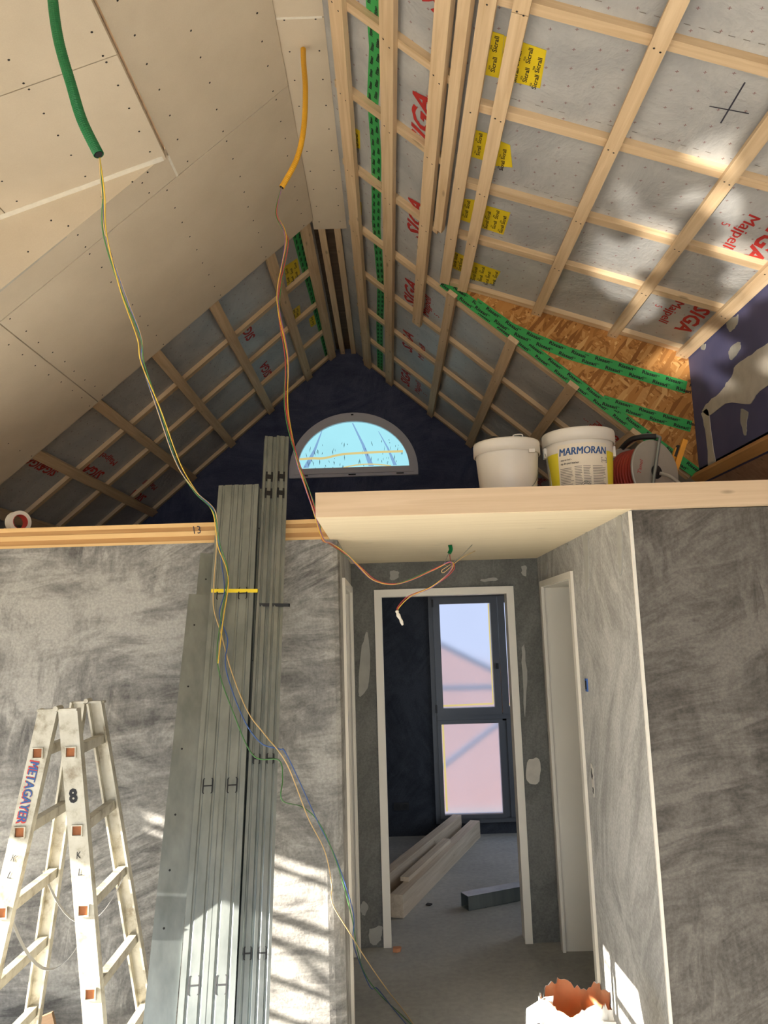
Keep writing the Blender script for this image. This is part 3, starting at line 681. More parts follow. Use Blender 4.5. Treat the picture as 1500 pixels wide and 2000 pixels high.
# dormer cheek of strand board, dormer front of blue board
b = MB(); b.prism([(.377, YD, RR.z(.377) + .02), (1.93, YD, RD.z(1.93) + .02), (1.93, YD, RR.z(1.93) - .02), (.40, YD, RR.z(.40) - .02)], (0, .03, 0))
osb = struct(b.build('wall_dormer_cheek_right', 'osb'), 'triangle of brown strand board between the two roof slopes', 'wall')
b = MB().box(1.9, 1.93, YB, YD, RR.z(1.93) - .03, RD.z(1.9) + .02)
bb = struct(b.build('wall_dormer_front_right', 'blue_board'), 'bluish purple board wall with filler at the right edge', 'wall')
for q in ([(4.470, 3.057), (4.367, 3.079), (4.176, 3.088), (4.117, 3.111), (4.036, 3.130), (3.996, 3.167), (3.858, 3.163), (3.746, 3.159), (3.3, 3.15), (2.4, 3.14), (2.4, 2.96), (3.3, 2.955), (3.765, 2.948), (3.855, 2.922), (3.923, 2.929), (4.081, 2.985), (4.195, 3.005), (4.385, 3.004)],
          [(4.480, 3.047), (4.384, 3.038), (4.377, 2.882), (4.359, 2.715), (4.393, 2.695), (4.452, 2.695), (4.446, 2.807), (4.454, 2.933)]):
    patch(bb, q, 'X', 1.9, 'filler', .004)
for q in ([(3.908, 3.417), (3.924, 3.375), (4.007, 3.366), (4.049, 3.410), (4.029, 3.435)], [(3.922, 3.274), (3.924, 3.238), (4.029, 3.214), (4.057, 3.260), (4.013, 3.284)],
          [(4.334, 3.422), (4.353, 3.396), (4.401, 3.414), (4.389, 3.432)], [(3.983, 2.927), (3.910, 2.881), (3.937, 2.836), (3.950, 2.781), (3.980, 2.778), (4.002, 2.868)]):
    patch(bb, q, 'X', 1.9, 'filler_grey', .003)

# ---- tapes and printing on the membranes
EY = V((0, 1, 0))
def tape(par, pts, wdir, w, nrm, word='Rissan', step=.085, cap=.0165, m='green_tape', rows=2):
    nrm = V(nrm).normalized(); P = [V(p) + nrm * .0012 for p in pts]
    b = MB().ribbon(P, w, wdir, .001, nrm); t = b.build('sealing_tape', m, par)
    d = MB(); W = V(wdir).normalized(); acc = 0.0; k = 0
    for i in range(len(P) - 1):
        L_ = (P[i + 1] - P[i]).length; u = (P[i + 1] - P[i]).normalized()
        while acc < L_:
            c = P[i] + u * acc
            wv = V(nrm).cross(u).normalized()
            for r in range(rows):
                s_ = (r - (rows - 1) / 2) * w * .5
                put_text(d, word, c + W * s_ * (1 if W.dot(wv) > 0 else -1) * 1 - wv * cap * .5 + nrm * .0008 + u * (step * .5 * (r % 2)), u, wv, cap, step * .62, bold=.035)
                put_text(d, 'SIGA', c + W * (s_ * .2 + .4 * w * (r - .5)) * .9 + nrm * .0008 + u * (step * .5 * ((r + 1) % 2) + .01), u, wv, cap * .4, None, bold=.02)
            acc += step
        acc -= L_
    stuff(d.build('print', 'black_print', t)); return t
tape(crr, [RR.p(x, y) for x, y in ((.0, 1.6), (.005, 2.764), (.012, 3.035), (-.007, 3.386), (.003, 3.778), (-.010, 4.530), (.010, 5.365), (-.012, 6.2), (-.021, 7.25))][::-1], RR.slope, .062 * RR.k * .85, RR.down)
tape(cl, [RL.p(x, y) for x, y in ((-.556, 4.65), (-.552, 5.2), (-.54, 5.8), (-.533, 6.68), (-.528, 7.25))][::-1], RL.slope, .07, RL.down)
YT = YD - .0005
tape(osb, [(.40, YT, 3.985), (.601, YT, 3.81), (.816, YT, 3.623), (1.119, YT, 3.358), (1.416, YT, 3.10), (1.71, YT, 2.85), (1.888, YT, 2.70)], (.66, 0, .75), .07, (0, -1, 0), step=.15, cap=.019)
tape(osb, [(.601, YT - .001, 3.83), (.818, YT - .001, 3.655), (.95, YT - .001, 3.585), (1.159, YT - .001, 3.487), (1.561, YT - .001, 3.348), (1.868, YT - .001, 3.243)], (.3, 0, .95), .08, (0, -1, 0), step=.15, cap=.021)
tape(osb, [(1.35, YT - .001, 3.175), (1.48, YT - .001, 3.13), (1.603, YT - .001, 3.085), (1.877, YT - .001, 2.995)], (.3, 0, .95), .072, (0, -1, 0), step=.15, cap=.019)
def tape_patch(par, R, quad, word='Sicrall', cols=3):
    """a strip of yellow tape stuck on the membrane; quad = (x, y) corners"""
    P = [R.p(x, y) + R.down * .0012 for x, y in quad]; b = MB().prism(P, R.down * .0008); t = b.build('tape_patch', 'yellow_tape', par)
    d = MB(); c = sum(P, V()) / 4; us = [(P[1] - P[0]), (P[3] - P[0])]; wx = us[0].length; wy = us[1].length
    u = -EY; v = -R.slope if R.m < 0 else R.slope * -1
    n = max(1, round(wx / .044)); 
    for i in range(n):
        for j in range(2):
            q = P[0] + us[0] * ((i + .5) / n) + us[1] * min(.97, (.42 + (i % 2) * .14 + j * .46) )
            put_text(d, word, q + R.down * .0015 - v * .008, u, v, .017, min(.08, wy * .36), bold=.02)
            put_text(d, 'SIGA', q + R.down * .0015 + v * .012 + EY * -.01, u, v, .007, None, bold=.02)
    stuff(d.build('print', 'black_print', t)); return t
for q in ([(.430, 2.545), (.488, 2.549), (.500, 2.768), (.444, 2.770)], [(.49, 2.552), (.645, 2.567), (.658, 2.763), (.50, 2.769)], [(.436, 3.111), (.496, 3.113), (.503, 3.308), (.444, 3.304)],
          [(.51, 3.128), (.60, 3.15), (.633, 3.30), (.52, 3.334)], [(.444, 3.660), (.499, 3.641), (.496, 3.866), (.441, 3.860)], [(.52, 3.661), (.679, 3.666), (.675, 3.889), (.52, 3.879)],
          [(.440, 4.213), (.503, 4.233), (.497, 4.431), (.440, 4.411)], [(.52, 4.265), (.717, 4.292), (.696, 4.475), (.52, 4.495)]):
    tape_patch(crd, RD, q)
for q in ([(-.15, 3.704), (-.079, 3.683), (-.082, 3.838), (-.15, 3.895)], [(-.15, 4.395), (-.097, 4.388), (-.100, 4.539), (-.15, 4.583)]): tape_patch(crr, RR, q)
for q in ([(-.675, 5.14), (-.585, 5.17), (-.59, 5.40), (-.69, 5.42)], [(-.70, 5.83), (-.646, 5.839), (-.660, 6.064), (-.719, 5.991)], [(-.61, 6.2), (-.565, 6.2), (-.565, 6.4), (-.61, 6.38)]): tape_patch(cl, RL, q)
def logo(par, R, x, y, u, v, siga=True, maj=True, size=.088):
    d = MB(); P = R.p(x, y) + R.down * .0015
    if siga: put_text(d, 'SIGA', P, u, v, size, size * 3.9, bold=.03, shear=.25)
    if maj:
        put_text(d, 'Majpell', P - V(v) * size * 1.25 + V(u) * size * .2, u, v, size * .62, size * 3.3, bold=.028, shear=.15)
        put_text(d, '5', P - V(v) * size * 2.1 + V(u) * size * 1.4, u, v, size * .45, None, bold=0)
    return d.build('lettering', 'red_print', par)
up_r = -RR.slope
for y in (3.47, 4.32, 5.30, 6.20, 7.11): logo(crr, RR, .252, y, -EY, up_r, True, y > 5, .1)
for y in (1.75, 2.62): logo(crr, RR, .252, y, -EY, up_r, True, False, .1)
d = MB(); put_text(d, '1986', RR.p(.245, 3.13) + RR.down * .0015, -EY, up_r, .022, None, bold=.0); d.build('lettering', 'red_print', crr)
dn = RD.slope
for y in (2.25, 3.17, 4.06): logo(crd, RD, 1.742, y - .03, EY, dn, True, True, .09)
for y in (4.88, 5.85, 6.7): logo(crr, RR, 1.47, y, EY, RR.slope, True, True, .085)
for y in (5.86, 6.9): logo(cl, RL, -2.175, y, -EY, -RL.slope, True, False, .085)
for y in (5.86, 6.9):
    d = MB(); put_text(d, 'Majpell', RL.p(-2.075, y) + RL.down * .0015, -EY, -RL.slope, .052, .34, bold=.028); d.build('lettering', 'red_print', cl)
for y in (5.74, 6.6): logo(cl, RL, -.985, y, -EY, RL.slope * -1, True, False, .08)
d = MB()
for y in (4.8, 5.0): put_text(d, 'SIGA', RL.p(-2.29, y + .3) + RL.down * .0015, -EY, -RL.slope, .06, .25, bold=.03, shear=.2)
d.build('lettering', 'red_print', cl)
# pen cross and dashed fold lines on the dormer membrane
d = MB()
d.ribbon([RD.p(1.312, 2.471, .0015), RD.p(1.318, 2.69, .0015)], .006, RD.slope); d.ribbon([RD.p(1.25, 2.622, .0016), RD.p(1.385, 2.606, .0016)], .005, EY)
d.build('pen_mark', 'pencil', crd)
d = MB()
for y0 in (2.86, 3.42, 3.92, 2.30):
    for k in range(26):
        x = .56 + k * .048
        if random.random() < .7: d.ribbon([RD.p(x, y0, .0015), RD.p(x + .022, y0, .0015)], .0028, EY)
stuff(d.build('dashed_line', 'print_grey', crd))

# ================================================================== THINGS
# ---- aluminium stepladder
LAD = empty('stepladder', (-1.2, 2.98, 0)); tag(LAD, 'worn aluminium double stepladder splashed with plaster in front of the grey wall', 'ladder')
def rail(top, bot, wx, ty):
    T, B = V(top), V(bot); ax = (T - B).normalized(); side = V((1, 0, 0)); side = (side - ax * side.dot(ax)).normalized(); nr = ax.cross(side)
    b = MB(); h = wx / 2
    # U-profile: web towards the outside, two returned lips
    b.obox((T + B) / 2, (ax, side, nr), ((T - B).length / 2, h, .004))
    for s_ in (-1, 1): b.obox((T + B) / 2 + side * s_ * (h - .004) + V((0, ty, 0)), (ax, side, nr), ((T - B).length / 2, .004, abs(ty)))
    o = b.build('rail', 'aluminium', LAD, loc=None); return o
def lerp_rail(top, bot, z): t = (z - bot[2]) / (top[2] - bot[2]); return V(bot) + (V(top) - V(bot)) * t
R1 = ((-1.128, 2.75, 1.572), (-.922, 2.70, 0)); L1 = ((-1.197, 2.75, 1.572), (-1.484, 2.70, 0)); R2 = ((-1.199, 3.2, 1.562), (-.914, 3.25, 0)); L2 = ((-1.265, 3.2, 1.562), (-1.47, 3.25, 0))
rails = {}
for k, (t, c) in dict(R1=R1, L1=L1).items(): rails[k] = rail(t, c, .066, .014)
for k, (t, c) in dict(R2=R2, L2=L2).items(): rails[k] = rail(t, c, .060, -.014)
RZ = (1.43, 1.175, .925, .672, .42, .165)
for near, far, nm in ((R1, R2, 'R1'), (L1, L2, 'L1')):
    for z in RZ:
        a, c = lerp_rail(*near, z), lerp_rail(*far, z - .012); ax = (c - a).normalized(); sd = V((1, 0, 0)); sd = (sd - ax * sd.dot(ax)).normalized(); up_ = ax.cross(sd)
        MB().obox((a + c) / 2, (ax, sd, up_), ((c - a).length / 2, .015, .017)).build('rung', 'aluminium', LAD)
        # rung end coming through the near rail: a collar with an open square
        p = a - V((0, .007, 0)); b = MB(); w, h, t = .019, .019, .004
        b.box(p.x - w, p.x + w, p.y - .004, p.y + .004, p.z + h - t, p.z + h); b.box(p.x - w, p.x + w, p.y - .004, p.y + .004, p.z - h, p.z - h + t)
        b.box(p.x - w, p.x - w + t, p.y - .004, p.y + .004, p.z - h + t, p.z + h - t); b.box(p.x + w - t, p.x + w, p.y - .004, p.y + .004, p.z - h + t, p.z + h - t)
        co = b.build('rung_collar', 'aluminium', rails[nm]); MB().box(p.x - .0145, p.x + .0145, p.y + .0015, p.y + .003, p.z - .0145, p.z + .0145).build('rung_hollow', 'rust', rails[nm])
for (ta, tb) in ((L1[0], R1[0]), (L2[0], R2[0])):
    m_ = (V(ta) + V(tb)) / 2 + V((0, 0, .006)); o = MB().tube([m_ - V((0, .025, 0)), m_ + V((0, .025, 0))], .009, 10).build('hinge', 'aluminium', LAD)
    for e, s_ in ((ta, -1), (tb, 1)): MB().box(e[0] - .034, e[0] + .034, e[1] - .012, e[1] + .018, e[2] - .004, e[2] + .004).build('top_cap', 'aluminium', LAD)
for (a, c, sag) in (((-1.325, 2.78, .93), (-1.03, 2.78, .90), .19), ((-1.375, 3.17, .93), (-1.06, 3.17, .905), .18)):
    pts = [V(a).lerp(V(c), k / 14) - V((0, 0, sag * (1 - (2 * k / 14 - 1) ** 2))) for k in range(15)]
    MB().ribbon(pts, .018, (0, 1, 0), .0015, (0, 0, 1)).build('spreader_strap', 'grey_strap', LAD)
# writing on the rails
def on_rail(R, z, dx=0): return lerp_rail(*R, z) + V((dx, -.0055, 0))
ur = (V(R1[0]) - V(R1[1])).normalized(); ul = (V(L1[0]) - V(L1[1])).normalized(); sr = V((1, 0, 0)); srr = (sr - ur * sr.dot(ur)).normalized(); sll = (sr - ul * sr.dot(ul)).normalized()
d = MB(); put_text(d, '8', on_rail(R1, 1.265, -.018), srr, ur, .042, .028, bold=.045); d.build('painted_number', 'black_print', rails['R1'])
d = MB(); put_text(d, 'METAGAYER', on_rail(L1, 1.405, -.018) - V((0, .0006, 0)), -ul, sll, .030, .20, bold=.03); d.build('sticker_lettering', 'print_blue', rails['L1'])
d = MB(); put_text(d, 'METAGAYER', on_rail(L1, 1.41, -.022), -ul, sll, .034, .21, bold=.03); d.build('sticker_lettering', 'sticker_red', rails['L1'])
for R, nm, u_, s_ in ((R1, 'R1', ur, srr), (L1, 'L1', ul, sll)):
    for z, ch in ((1.085, 'K'), (1.032, 'L')):
        d = MB(); put_text(d, ch, on_rail(R, z, -.012), s_, u_, .022, .018, bold=-.01, shear=.2); d.build('pen_letter', 'black_print', rails[nm])

# ---- galvanized metal profiles leaning against the loft edge
def sheet_section(poly, t):
    P = [V((a, c, 0)) for a, c in poly]; n = len(P); inn = []
    for i in range(n):
        d1 = (P[i] - P[i - 1]).normalized() if i else None; d2 = (P[i + 1] - P[i]).normalized() if i < n - 1 else None
        ns = [V((-d.y, d.x, 0)) for d in (d1, d2) if d is not None]; m_ = sum(ns, V()); m_.normalize(); k = t / max(.3, m_.dot(ns[0])); inn.append(P[i] + m_ * k)
    return P, inn
def lean(x, z, dy=0.0):
    """point on the common leaning plane: foot well out from the wall, touching the edge of the loft slab"""
    return V((x, 3.462 + .45 * (z - 2.335) + dy, z))
def profile(name, xt, zt, xb, W, D, dy, ribs=True, lip=.008, open_front=False, yaw=0.0):
    T = lean(xt, zt, dy); B0 = lean(xb, .591, dy); ax = (T - B0).normalized(); B = B0 - ax * ((B0.z - .004) / ax.z)
    X = V((1, 0, 0)); X = (X - ax * X.dot(ax)).normalized(); Y = ax.cross(X); X, Y = X * math.cos(yaw) - Y * math.sin(yaw) * -1, ax.cross(X * math.cos(yaw) + Y * math.sin(yaw))
    L_ = (T - B).length; h = W / 2
    if open_front: poly = [(h - .002, 0), (h, 0), (h, D), (-h, D), (-h, 0), (-h + .002, 0)]
    elif ribs:
        r = .0035; poly = [(h - lip, D), (h, D), (h, 0), (h * .55 + r, 0), (h * .55, r), (h * .40, r), (h * .40 - r, 0), (-h * .40 + r, 0), (-h * .40, r), (-h * .55, r), (-h * .55 - r, 0), (-h, 0), (-h, D), (-h + lip, D)]
    else: poly = [(h, D), (h, 0), (-h, 0), (-h, D)]
    P, I = sheet_section(poly, .0012 if not open_front else -.0012); n = len(P); b = MB(); vs_ = []
    for s_ in (0, L_): vs_ += [B + ax * s_ + X * p.x + Y * p.y for p in P] + [B + ax * s_ + X * p.x + Y * p.y for p in I]
    fs = []
    for i in range(n - 1): fs += [(i, i + 1, 2 * n + i + 1, 2 * n + i), (n + i + 1, n + i, 3 * n + i, 3 * n + i + 1), (i + 1, i, n + i, n + i + 1), (2 * n + i, 2 * n + i + 1, 3 * n + i + 1, 3 * n + i)]
    fs += [(0, 2 * n, 3 * n, n), (n - 1, 2 * n - 1, 4 * n - 1, 3 * n - 1)]
    b.add(vs_, fs)
    root = empty(name, B); b.build('section', 'galvanized', root)
    return root, (lambda x, s_, e=0.0: T - ax * s_ + X * x - Y * e), ax, X, Y
def slot_H(root, at, s_, ax, X, solid, sc=1.0):  # dark shapes laid on the web, standing in for shade in cut holes
    b = MB(); w = .017 * sc; h = .028 * sc; t = .005
    if solid:
        for k in (-1, 1): b.obox(at(k * w * .72, s_, .0022), (X, ax, X.cross(ax)), (w * .24, h, .0005))
        b.obox(at(0, s_, .0022), (X, ax, X.cross(ax)), (w, h * .45, .0005))
    else:
        for k in (-1, 1): b.ribbon([at(k * w * .8, s_ - h, .0024), at(k * w, s_ - h * .8, .0024), at(k * w, s_ + h * .8, .0024), at(k * w * .8, s_ + h, .0024)], t, X)
        b.ribbon([at(-w, s_, .0024), at(w, s_, .0024)], t, ax)
    b.build('cut_out', 'dark_slot', root)
G = 'metal profiles leaning on the loft edge'
def dist(z0, z1): return (lean(0, z0) - lean(0, z1)).length
# tall pair at the right
for xt, xb, lb in ((-.555, -.505, 'tallest metal profile, left one of the pair reaching highest'), (-.497, -.456, 'tallest metal profile, right one beside the half-round window')):
    r_, at, ax, X, Y = profile('metal_stud', xt, 2.771, xb, .056, .05, .02, lip=.006, yaw=.25); tag(r_, lb, 'metal profile', G)
    for z in (2.548, 2.462): slot_H(r_, at, dist(2.771, z), ax, X, True)
    for z in (1.345, .759): slot_H(r_, at, dist(2.771, z), ax, X, False, .7)
# dark side-on profile between the pair and the bundle
r_, at, ax, X, Y = profile('metal_stud', -.589, 2.486, -.537, .05, .04, .045, ribs=False, yaw=.3); tag(r_, 'shaded metal profile squeezed between the taped bundle and the tallest pair', 'metal profile', G)
for z in (2.29, 1.706, 1.345, .921): slot_H(r_, at, dist(2.486, z), ax, X, False, .8)
# taped bundle: two in front, two nested behind
for xt, xb, dy, zt, lb in ((-.734, -.671, 0, 2.507, 'left front metal profile of the bundle tied with yellow tape'), (-.640, -.582, 0, 2.507, 'right front metal profile of the bundle tied with yellow tape'),
                           (-.741, -.676, .046, 2.486, 'metal profile nested behind the left front one of the yellow-taped bundle'), (-.626, -.569, .046, 2.491, 'metal profile nested behind the right front one of the yellow-taped bundle')):
    r_, at, ax, X, Y = profile('metal_stud', xt, zt, xb, .090, .042, dy); tag(r_, lb, 'metal profile', G)
    if dy == 0:
        for z in (1.988, 1.262, .686): slot_H(r_, at, dist(2.507, z), ax, X, False)
# two channels at the left
r_, at, ax, X, Y = profile('metal_track', -.802, 2.176, -.770, .066, .035, .04, ribs=False, yaw=.26); tag(r_, 'short end of a metal channel rising behind the leftmost profile', 'metal profile', G)
b = MB().lathe(at(0, .13, .0024), [(0, 0), (.004, 0)], 8, axis=-Y); b.build('screw_hole', 'dark_slot', r_)
r_, at, ax, X, Y = profile('metal_track', -.803, 1.987, -.774, .098, .035, 0, ribs=False, yaw=.26); tag(r_, 'leftmost wide metal channel next to the stepladder', 'metal profile', G)
for z in (1.857, 1.614, 1.389, 1.172, 1.003, .839): MB().disc(at(-.015, dist(1.987, z), .0024), -Y, .004, 8).build('screw_hole', 'dark_slot', r_)
# binding tapes
def wrap(name, x0, x1, z, m, lab, d0, d1, w=.016):
    a, c = lean(x0, z, d0 - .0035), lean(x1, z - .006, d0 - .0035); a2, c2 = lean(x0, z, d1), lean(x1, z - .006, d1)
    b = MB().ribbon([a2 + V((-.003, 0, 0)), a + V((-.003, 0, 0)), c + V((.003, 0, 0)), c2 + V((.003, 0, 0))], w, (0, .2, .98), .0012); o = b.build(name, m, loc=tuple(a)); tag(o, lab, 'tape'); return o
wrap('binding_tape', -.757, -.564, 2.003, 'yellow_tape', 'yellow tape tied around the bundle of metal profiles', 0, .07)
wrap('binding_tape', -.563, -.430, 1.938, 'dark_slot', 'dark tape around the tallest pair of metal profiles', .02, .05, .014)

# ---- electrical conduits and wires
def conduit(name, pts, r, m, lab, hole_m=None):
    S = spline(pts, 40); b = MB(); n = len(S)
    b.tube(S, [r * (1.0 if k % 2 else .92) for k in range(n)], 14, cap=False)
    o = empty(name, S[0]); b.build('corrugated_sleeve', m, o, smooth=False)
    t = (S[-1] - S[-2]).normalized(); MB().tube([S[-1] - t * .01, S[-1]], [r * .72] * 2, 14).build('sleeve_bore', 'dark_slot', o)
    tag(o, lab, 'conduit'); return o
gc = [(-.975, 2.02, 4.005), (-.958, 2.01, 3.86), (-.935, 2.0, 3.67), (-.912, 2.0, 3.531), (-.869, 2.0, 3.381), (-.836, 2.0, 3.274), (-.785, 2.0, 3.165)]
conduit('conduit', gc, .0155, 'green_pipe', 'green corrugated conduit hanging from the ceiling at upper left')
yc = [(-.325, 3.237, 4.52), (-.318, 3.18, 4.40), (-.306, 3.12, 4.213), (-.314, 3.1, 4.013), (-.346, 3.1, 3.866), (-.414, 3.1, 3.732)]
conduit('conduit', yc, .0125, 'yellow_pipe', 'yellow corrugated conduit hanging from the ridge strip')
gb = [(.318, 3.93, 2.238), (.322, 3.935, 2.215), (.313, 3.94, 2.195)]
conduit('conduit', gb, .0105, 'green_pipe', 'short green conduit stub in the underside of the platform')
def wires(name, base, specs, lab, r=.0022):
    o = empty(name, base[0]); rr = random.Random(len(base))
    for i, (m, amp, own) in enumerate(specs):
        ph = rr.uniform(0, 6); pts = []
        for k, p in enumerate(own or base):
            f = amp * min(1, k / 2); pts.append(V(p) + V((math.sin(ph + k * 1.1), .6 * math.cos(ph + k * .7), .2 * math.sin(k + ph))) * f)
        MB().tube(spline(pts, 7), r, 6).build('wire', m, o, smooth=True)
    tag(o, lab, 'wires'); return o
w_ = [(-0.785, 2.000, 3.170), (-0.825, 2.150, 3.135), (-0.867, 2.300, 3.086), (-0.884, 2.500, 2.988), (-0.887, 2.680, 2.893), (-0.899, 2.750, 2.821), (-0.874, 2.900, 2.687), (-0.833, 3.050, 2.505), (-0.784, 3.150, 2.406), (-0.736, 3.250, 2.334)]
w1_ = w_ + [(-0.740, 3.300, 2.250), (-0.720, 3.320, 2.120), (-0.688, 3.265, 1.998), (-0.699, 3.221, 1.898), (-0.663, 3.176, 1.800), (-0.666, 3.124, 1.683), (-0.583, 3.042, 1.501), (-0.498, 3.000, 1.408), (-0.419, 2.990, 1.385), (-0.388, 2.977, 1.358), (-0.335, 3.450, 1.018), (-0.265, 3.480, 0.848), (-0.205, 3.600, 0.600), (-0.205, 3.700, 0.450), (-0.190, 4.000, 0.250), (-0.150, 4.200, 0.050), (-0.127, 4.283, 0.012), (-0.049, 4.060, 0.012), (0.033, 3.860, 0.012)]
w2_ = w_ + [(-0.730, 3.300, 2.200), (-0.700, 3.310, 2.100), (-0.685, 3.274, 2.018), (-0.688, 3.212, 1.879), (-0.686, 3.133, 1.703), (-0.615, 3.048, 1.516), (-0.535, 2.981, 1.366), (-0.435, 2.972, 1.347), (-0.406, 2.943, 1.283), (-0.397, 2.914, 1.217), (-0.380, 3.360, 1.100), (-0.330, 3.450, 1.010), (-0.265, 3.480, 0.830), (-0.210, 3.600, 0.580), (-0.190, 3.800, 0.380), (-0.165, 4.100, 0.150), (-0.100, 4.200, 0.012), (0.000, 3.980, 0.012), (0.080, 3.800, 0.012)]
w3_ = w_ + [(-0.745, 3.300, 2.200), (-0.745, 3.288, 2.048), (-0.725, 3.234, 1.927), (-0.682, 3.185, 1.819), (-0.633, 3.116, 1.666), (-0.565, 3.049, 1.518), (-0.489, 3.010, 1.431), (-0.395, 2.966, 1.333), (-0.360, 3.400, 1.050), (-0.300, 3.460, 0.900), (-0.285, 3.480, 0.760), (-0.290, 3.480, 0.680), (-0.220, 3.520, 0.550), (-0.180, 3.700, 0.420), (-0.130, 4.000, 0.220), (-0.060, 4.200, 0.030), (0.000, 4.050, 0.012), (0.060, 3.850, 0.012)]
wires('cable_bundle', w_, [('wire_blue', .009, w1_), ('wire_green', .011, w2_), ('wire_beige', .010, w3_), ('wire_yellow', .006, w2_[:15])], 'long loose bundle of blue, green and beige wires below the green conduit', .0024)
y_ = [(-.414, 3.1, 3.735), (-.437, 3.1, 3.615), (-.405, 3.1, 3.531), (-.395, 3.1, 3.46), (-.429, 3.1, 3.274), (-.430, 3.1, 3.159), (-.400, 3.1, 2.953), (-.402, 3.1, 2.731), (-.365, 3.1, 2.534), (-.325, 3.15, 2.40), (-.297, 3.2, 2.30), (-.282, 3.35, 2.215), (-.262, 3.5, 2.215), (-.205, 3.6, 2.179), (-.140, 3.6, 2.117), (-.070, 3.6, 2.05), (.013, 3.6, 2.026), (.097, 3.6, 2.043), (.206, 3.6, 2.087), (.286, 3.6, 2.121), (.303, 3.6, 2.096), (.264, 3.6, 2.05), (.191, 3.6, 2.004), (.094, 3.6, 1.967), (.041, 3.6, 1.921), (.033, 3.6, 1.898)]
cb = wires('cable_bundle', y_, [('wire_red', .006, None), ('wire_violet', .007, None), ('wire_orange', .005, None), ('wire_green', .008, y_[:19]), ('wire_yellow', .006, None)], 'red, violet and orange wires from the yellow conduit draped under the platform', .002)
b = MB(); b.tube(spline([(.033, 3.6, 1.905), (.038, 3.595, 1.885), (.050, 3.6, 1.86), (.058, 3.6, 1.836)], 6), [.005, .007, .009, .008, .006, .007, .009, .010, .009, .008, .007, .006, .007, .008, .008, .007, .006, .005, .004], 8); b.build('taped_end', 'white_plastic', cb, smooth=True)
wires('cable_bundle', [(.313, 3.94, 2.197), (.30, 3.85, 2.16), (.275, 3.8, 2.13)], [('wire_grey', .0, [(.313, 3.94, 2.2), (.295, 3.9, 2.165), (.28, 3.86, 2.135), (.29, 3.8, 2.12)]), ('wire_red', .0, [(.316, 3.94, 2.2), (.315, 3.9, 2.15), (.31, 3.75, 2.12)]),
      ('wire_grey', .0, [(.29, 3.62, 2.11), (.318, 3.64, 2.13), (.36, 3.70, 2.165), (.412, 3.75, 2.215)]), ('wire_beige', .0, [(.29, 3.62, 2.11), (.25, 3.62, 2.085), (.26, 3.62, 2.075), (.31, 3.62, 2.115), (.36, 3.66, 2.15), (.42, 3.7, 2.18)])], 'short loose wire ends below the green conduit stub', .0018)

# ---- buckets on the platform
def bucket(loc, r, h, lab):
    o = empty('plastic_bucket', loc); x, y, z = loc
    MB().lathe(loc, [(0, .0), (r * .80, 0), (r * .82, .006), (r * .93, h - .065), (r * .93, h - .03), (r * .97, h - .03)], 48).build('body', 'white_plastic', o, smooth=True)
    MB().lathe(loc, [(r * .955, h - .055), (r, h - .055), (r, h - .008), (r * .985, h), (r * .93, h), (r * .91, h - .006), (0, h - .006)], 48).build('lid', 'white_plastic', o, smooth=True)
    tag(o, lab, 'bucket'); return o
B1 = (.535, 3.32, ZF1); b1 = bucket(B1, .145, .272, 'plain white plastic bucket on the platform, left of the labelled one')
B2 = (.852, 3.32, ZF1); b2 = bucket(B2, .157, .305, 'white plastic bucket with yellow MARMORAN label on the platform')
def bail(c, r, z, sag, par):
    pts = [(c[0] + r * math.cos(a), c[1] - r * math.sin(a) * .98 - .004, z - sag * math.sin(a)) for a in [math.pi * k / 20 for k in range(21)]]
    return pts
bx, by, bz = B1
MB().tube(spline([(bx + .13 * math.cos(a), by - .145 * math.sin(a), bz + .20 - .17 * math.sin(a) ** .8) for a in [.02 + (1.0) * k / 8 for k in range(9)]], 3), .0018, 6).build('wire_handle', 'galvanized', b1)
MB().box(bx + .075, bx + .10, by - .128, by - .115, bz + .205, bz + .22).build('handle_lug', 'white_plastic', b1)
MB().tube(spline([(bx + .02, by - .09, bz + .275), (bx + .02, by - .09, bz + .29), (bx + .055, by - .09, bz + .292), (bx + .055, by - .09, bz + .275)], 4), .003, 6).build('lid_clip', 'white_plastic', b1)
bx, by, bz = B2
for s_ in (-1, 1): MB().box(bx + s_ * .150 - .006, bx + s_ * .150 + .006, by - .02, by + .01, bz + .20, bz + .245).build('handle_lug', 'white_plastic', b2)
MB().tube(spline([(bx - .152, by - .02, bz + .22), (bx - .146, by - .05, bz + .15), (bx - .139, by - .06, bz + .05), (bx - .132, by - .08, bz + .0)], 4), .0018, 6).build('wire_handle', 'galvanized', b2)
def cyl(u, v, e=.0012):      # u = arc length from the front, v = height on bucket 2
    rr_ = .157 * (.82 + (.93 - .82) * max(0, v - .006) / (.305 - .071)) + e; a = u / rr_
    return V((bx + rr_ * math.sin(a - .12), by - rr_ * math.cos(a - .12), bz + v))
def cpatch(name, u0, u1, v0, v1, e, m, par, nu=24):
    b = MB(); vs_ = [cyl(u0 + (u1 - u0) * k / nu, v, e) for v in (v0, v1) for k in range(nu + 1)]
    b.add(vs_, [(k, k + 1, nu + 2 + k, nu + 1 + k) for k in range(nu)]); return b.build(name, m, par, smooth=True)
lb = cpatch('label', -.19, .19, .01, .205, .0010, 'label_yellow', b2, 48)
cpatch('label_panel', -.112, .112, .012, .235, .0016, 'label_paper', lb)
def ctext(body, u0, v0, cap, length, bold, m, name, shear=0):
    heavy = 'M' in body; vs_, fs, w = text_geo(body, 0.0 if heavy else bold, shear); sx = length / w; sy = cap / .69; b = MB()
    for k in ((-1.5, -.75, 0, .75, 1.5) if heavy else (0,)): b.add([cyl(u0 + a * sx + k * bold * sy, v0 + c * sy, .0024 + k * 1e-5) for a, c in vs_], fs)
    return b.build(name, m, lb)
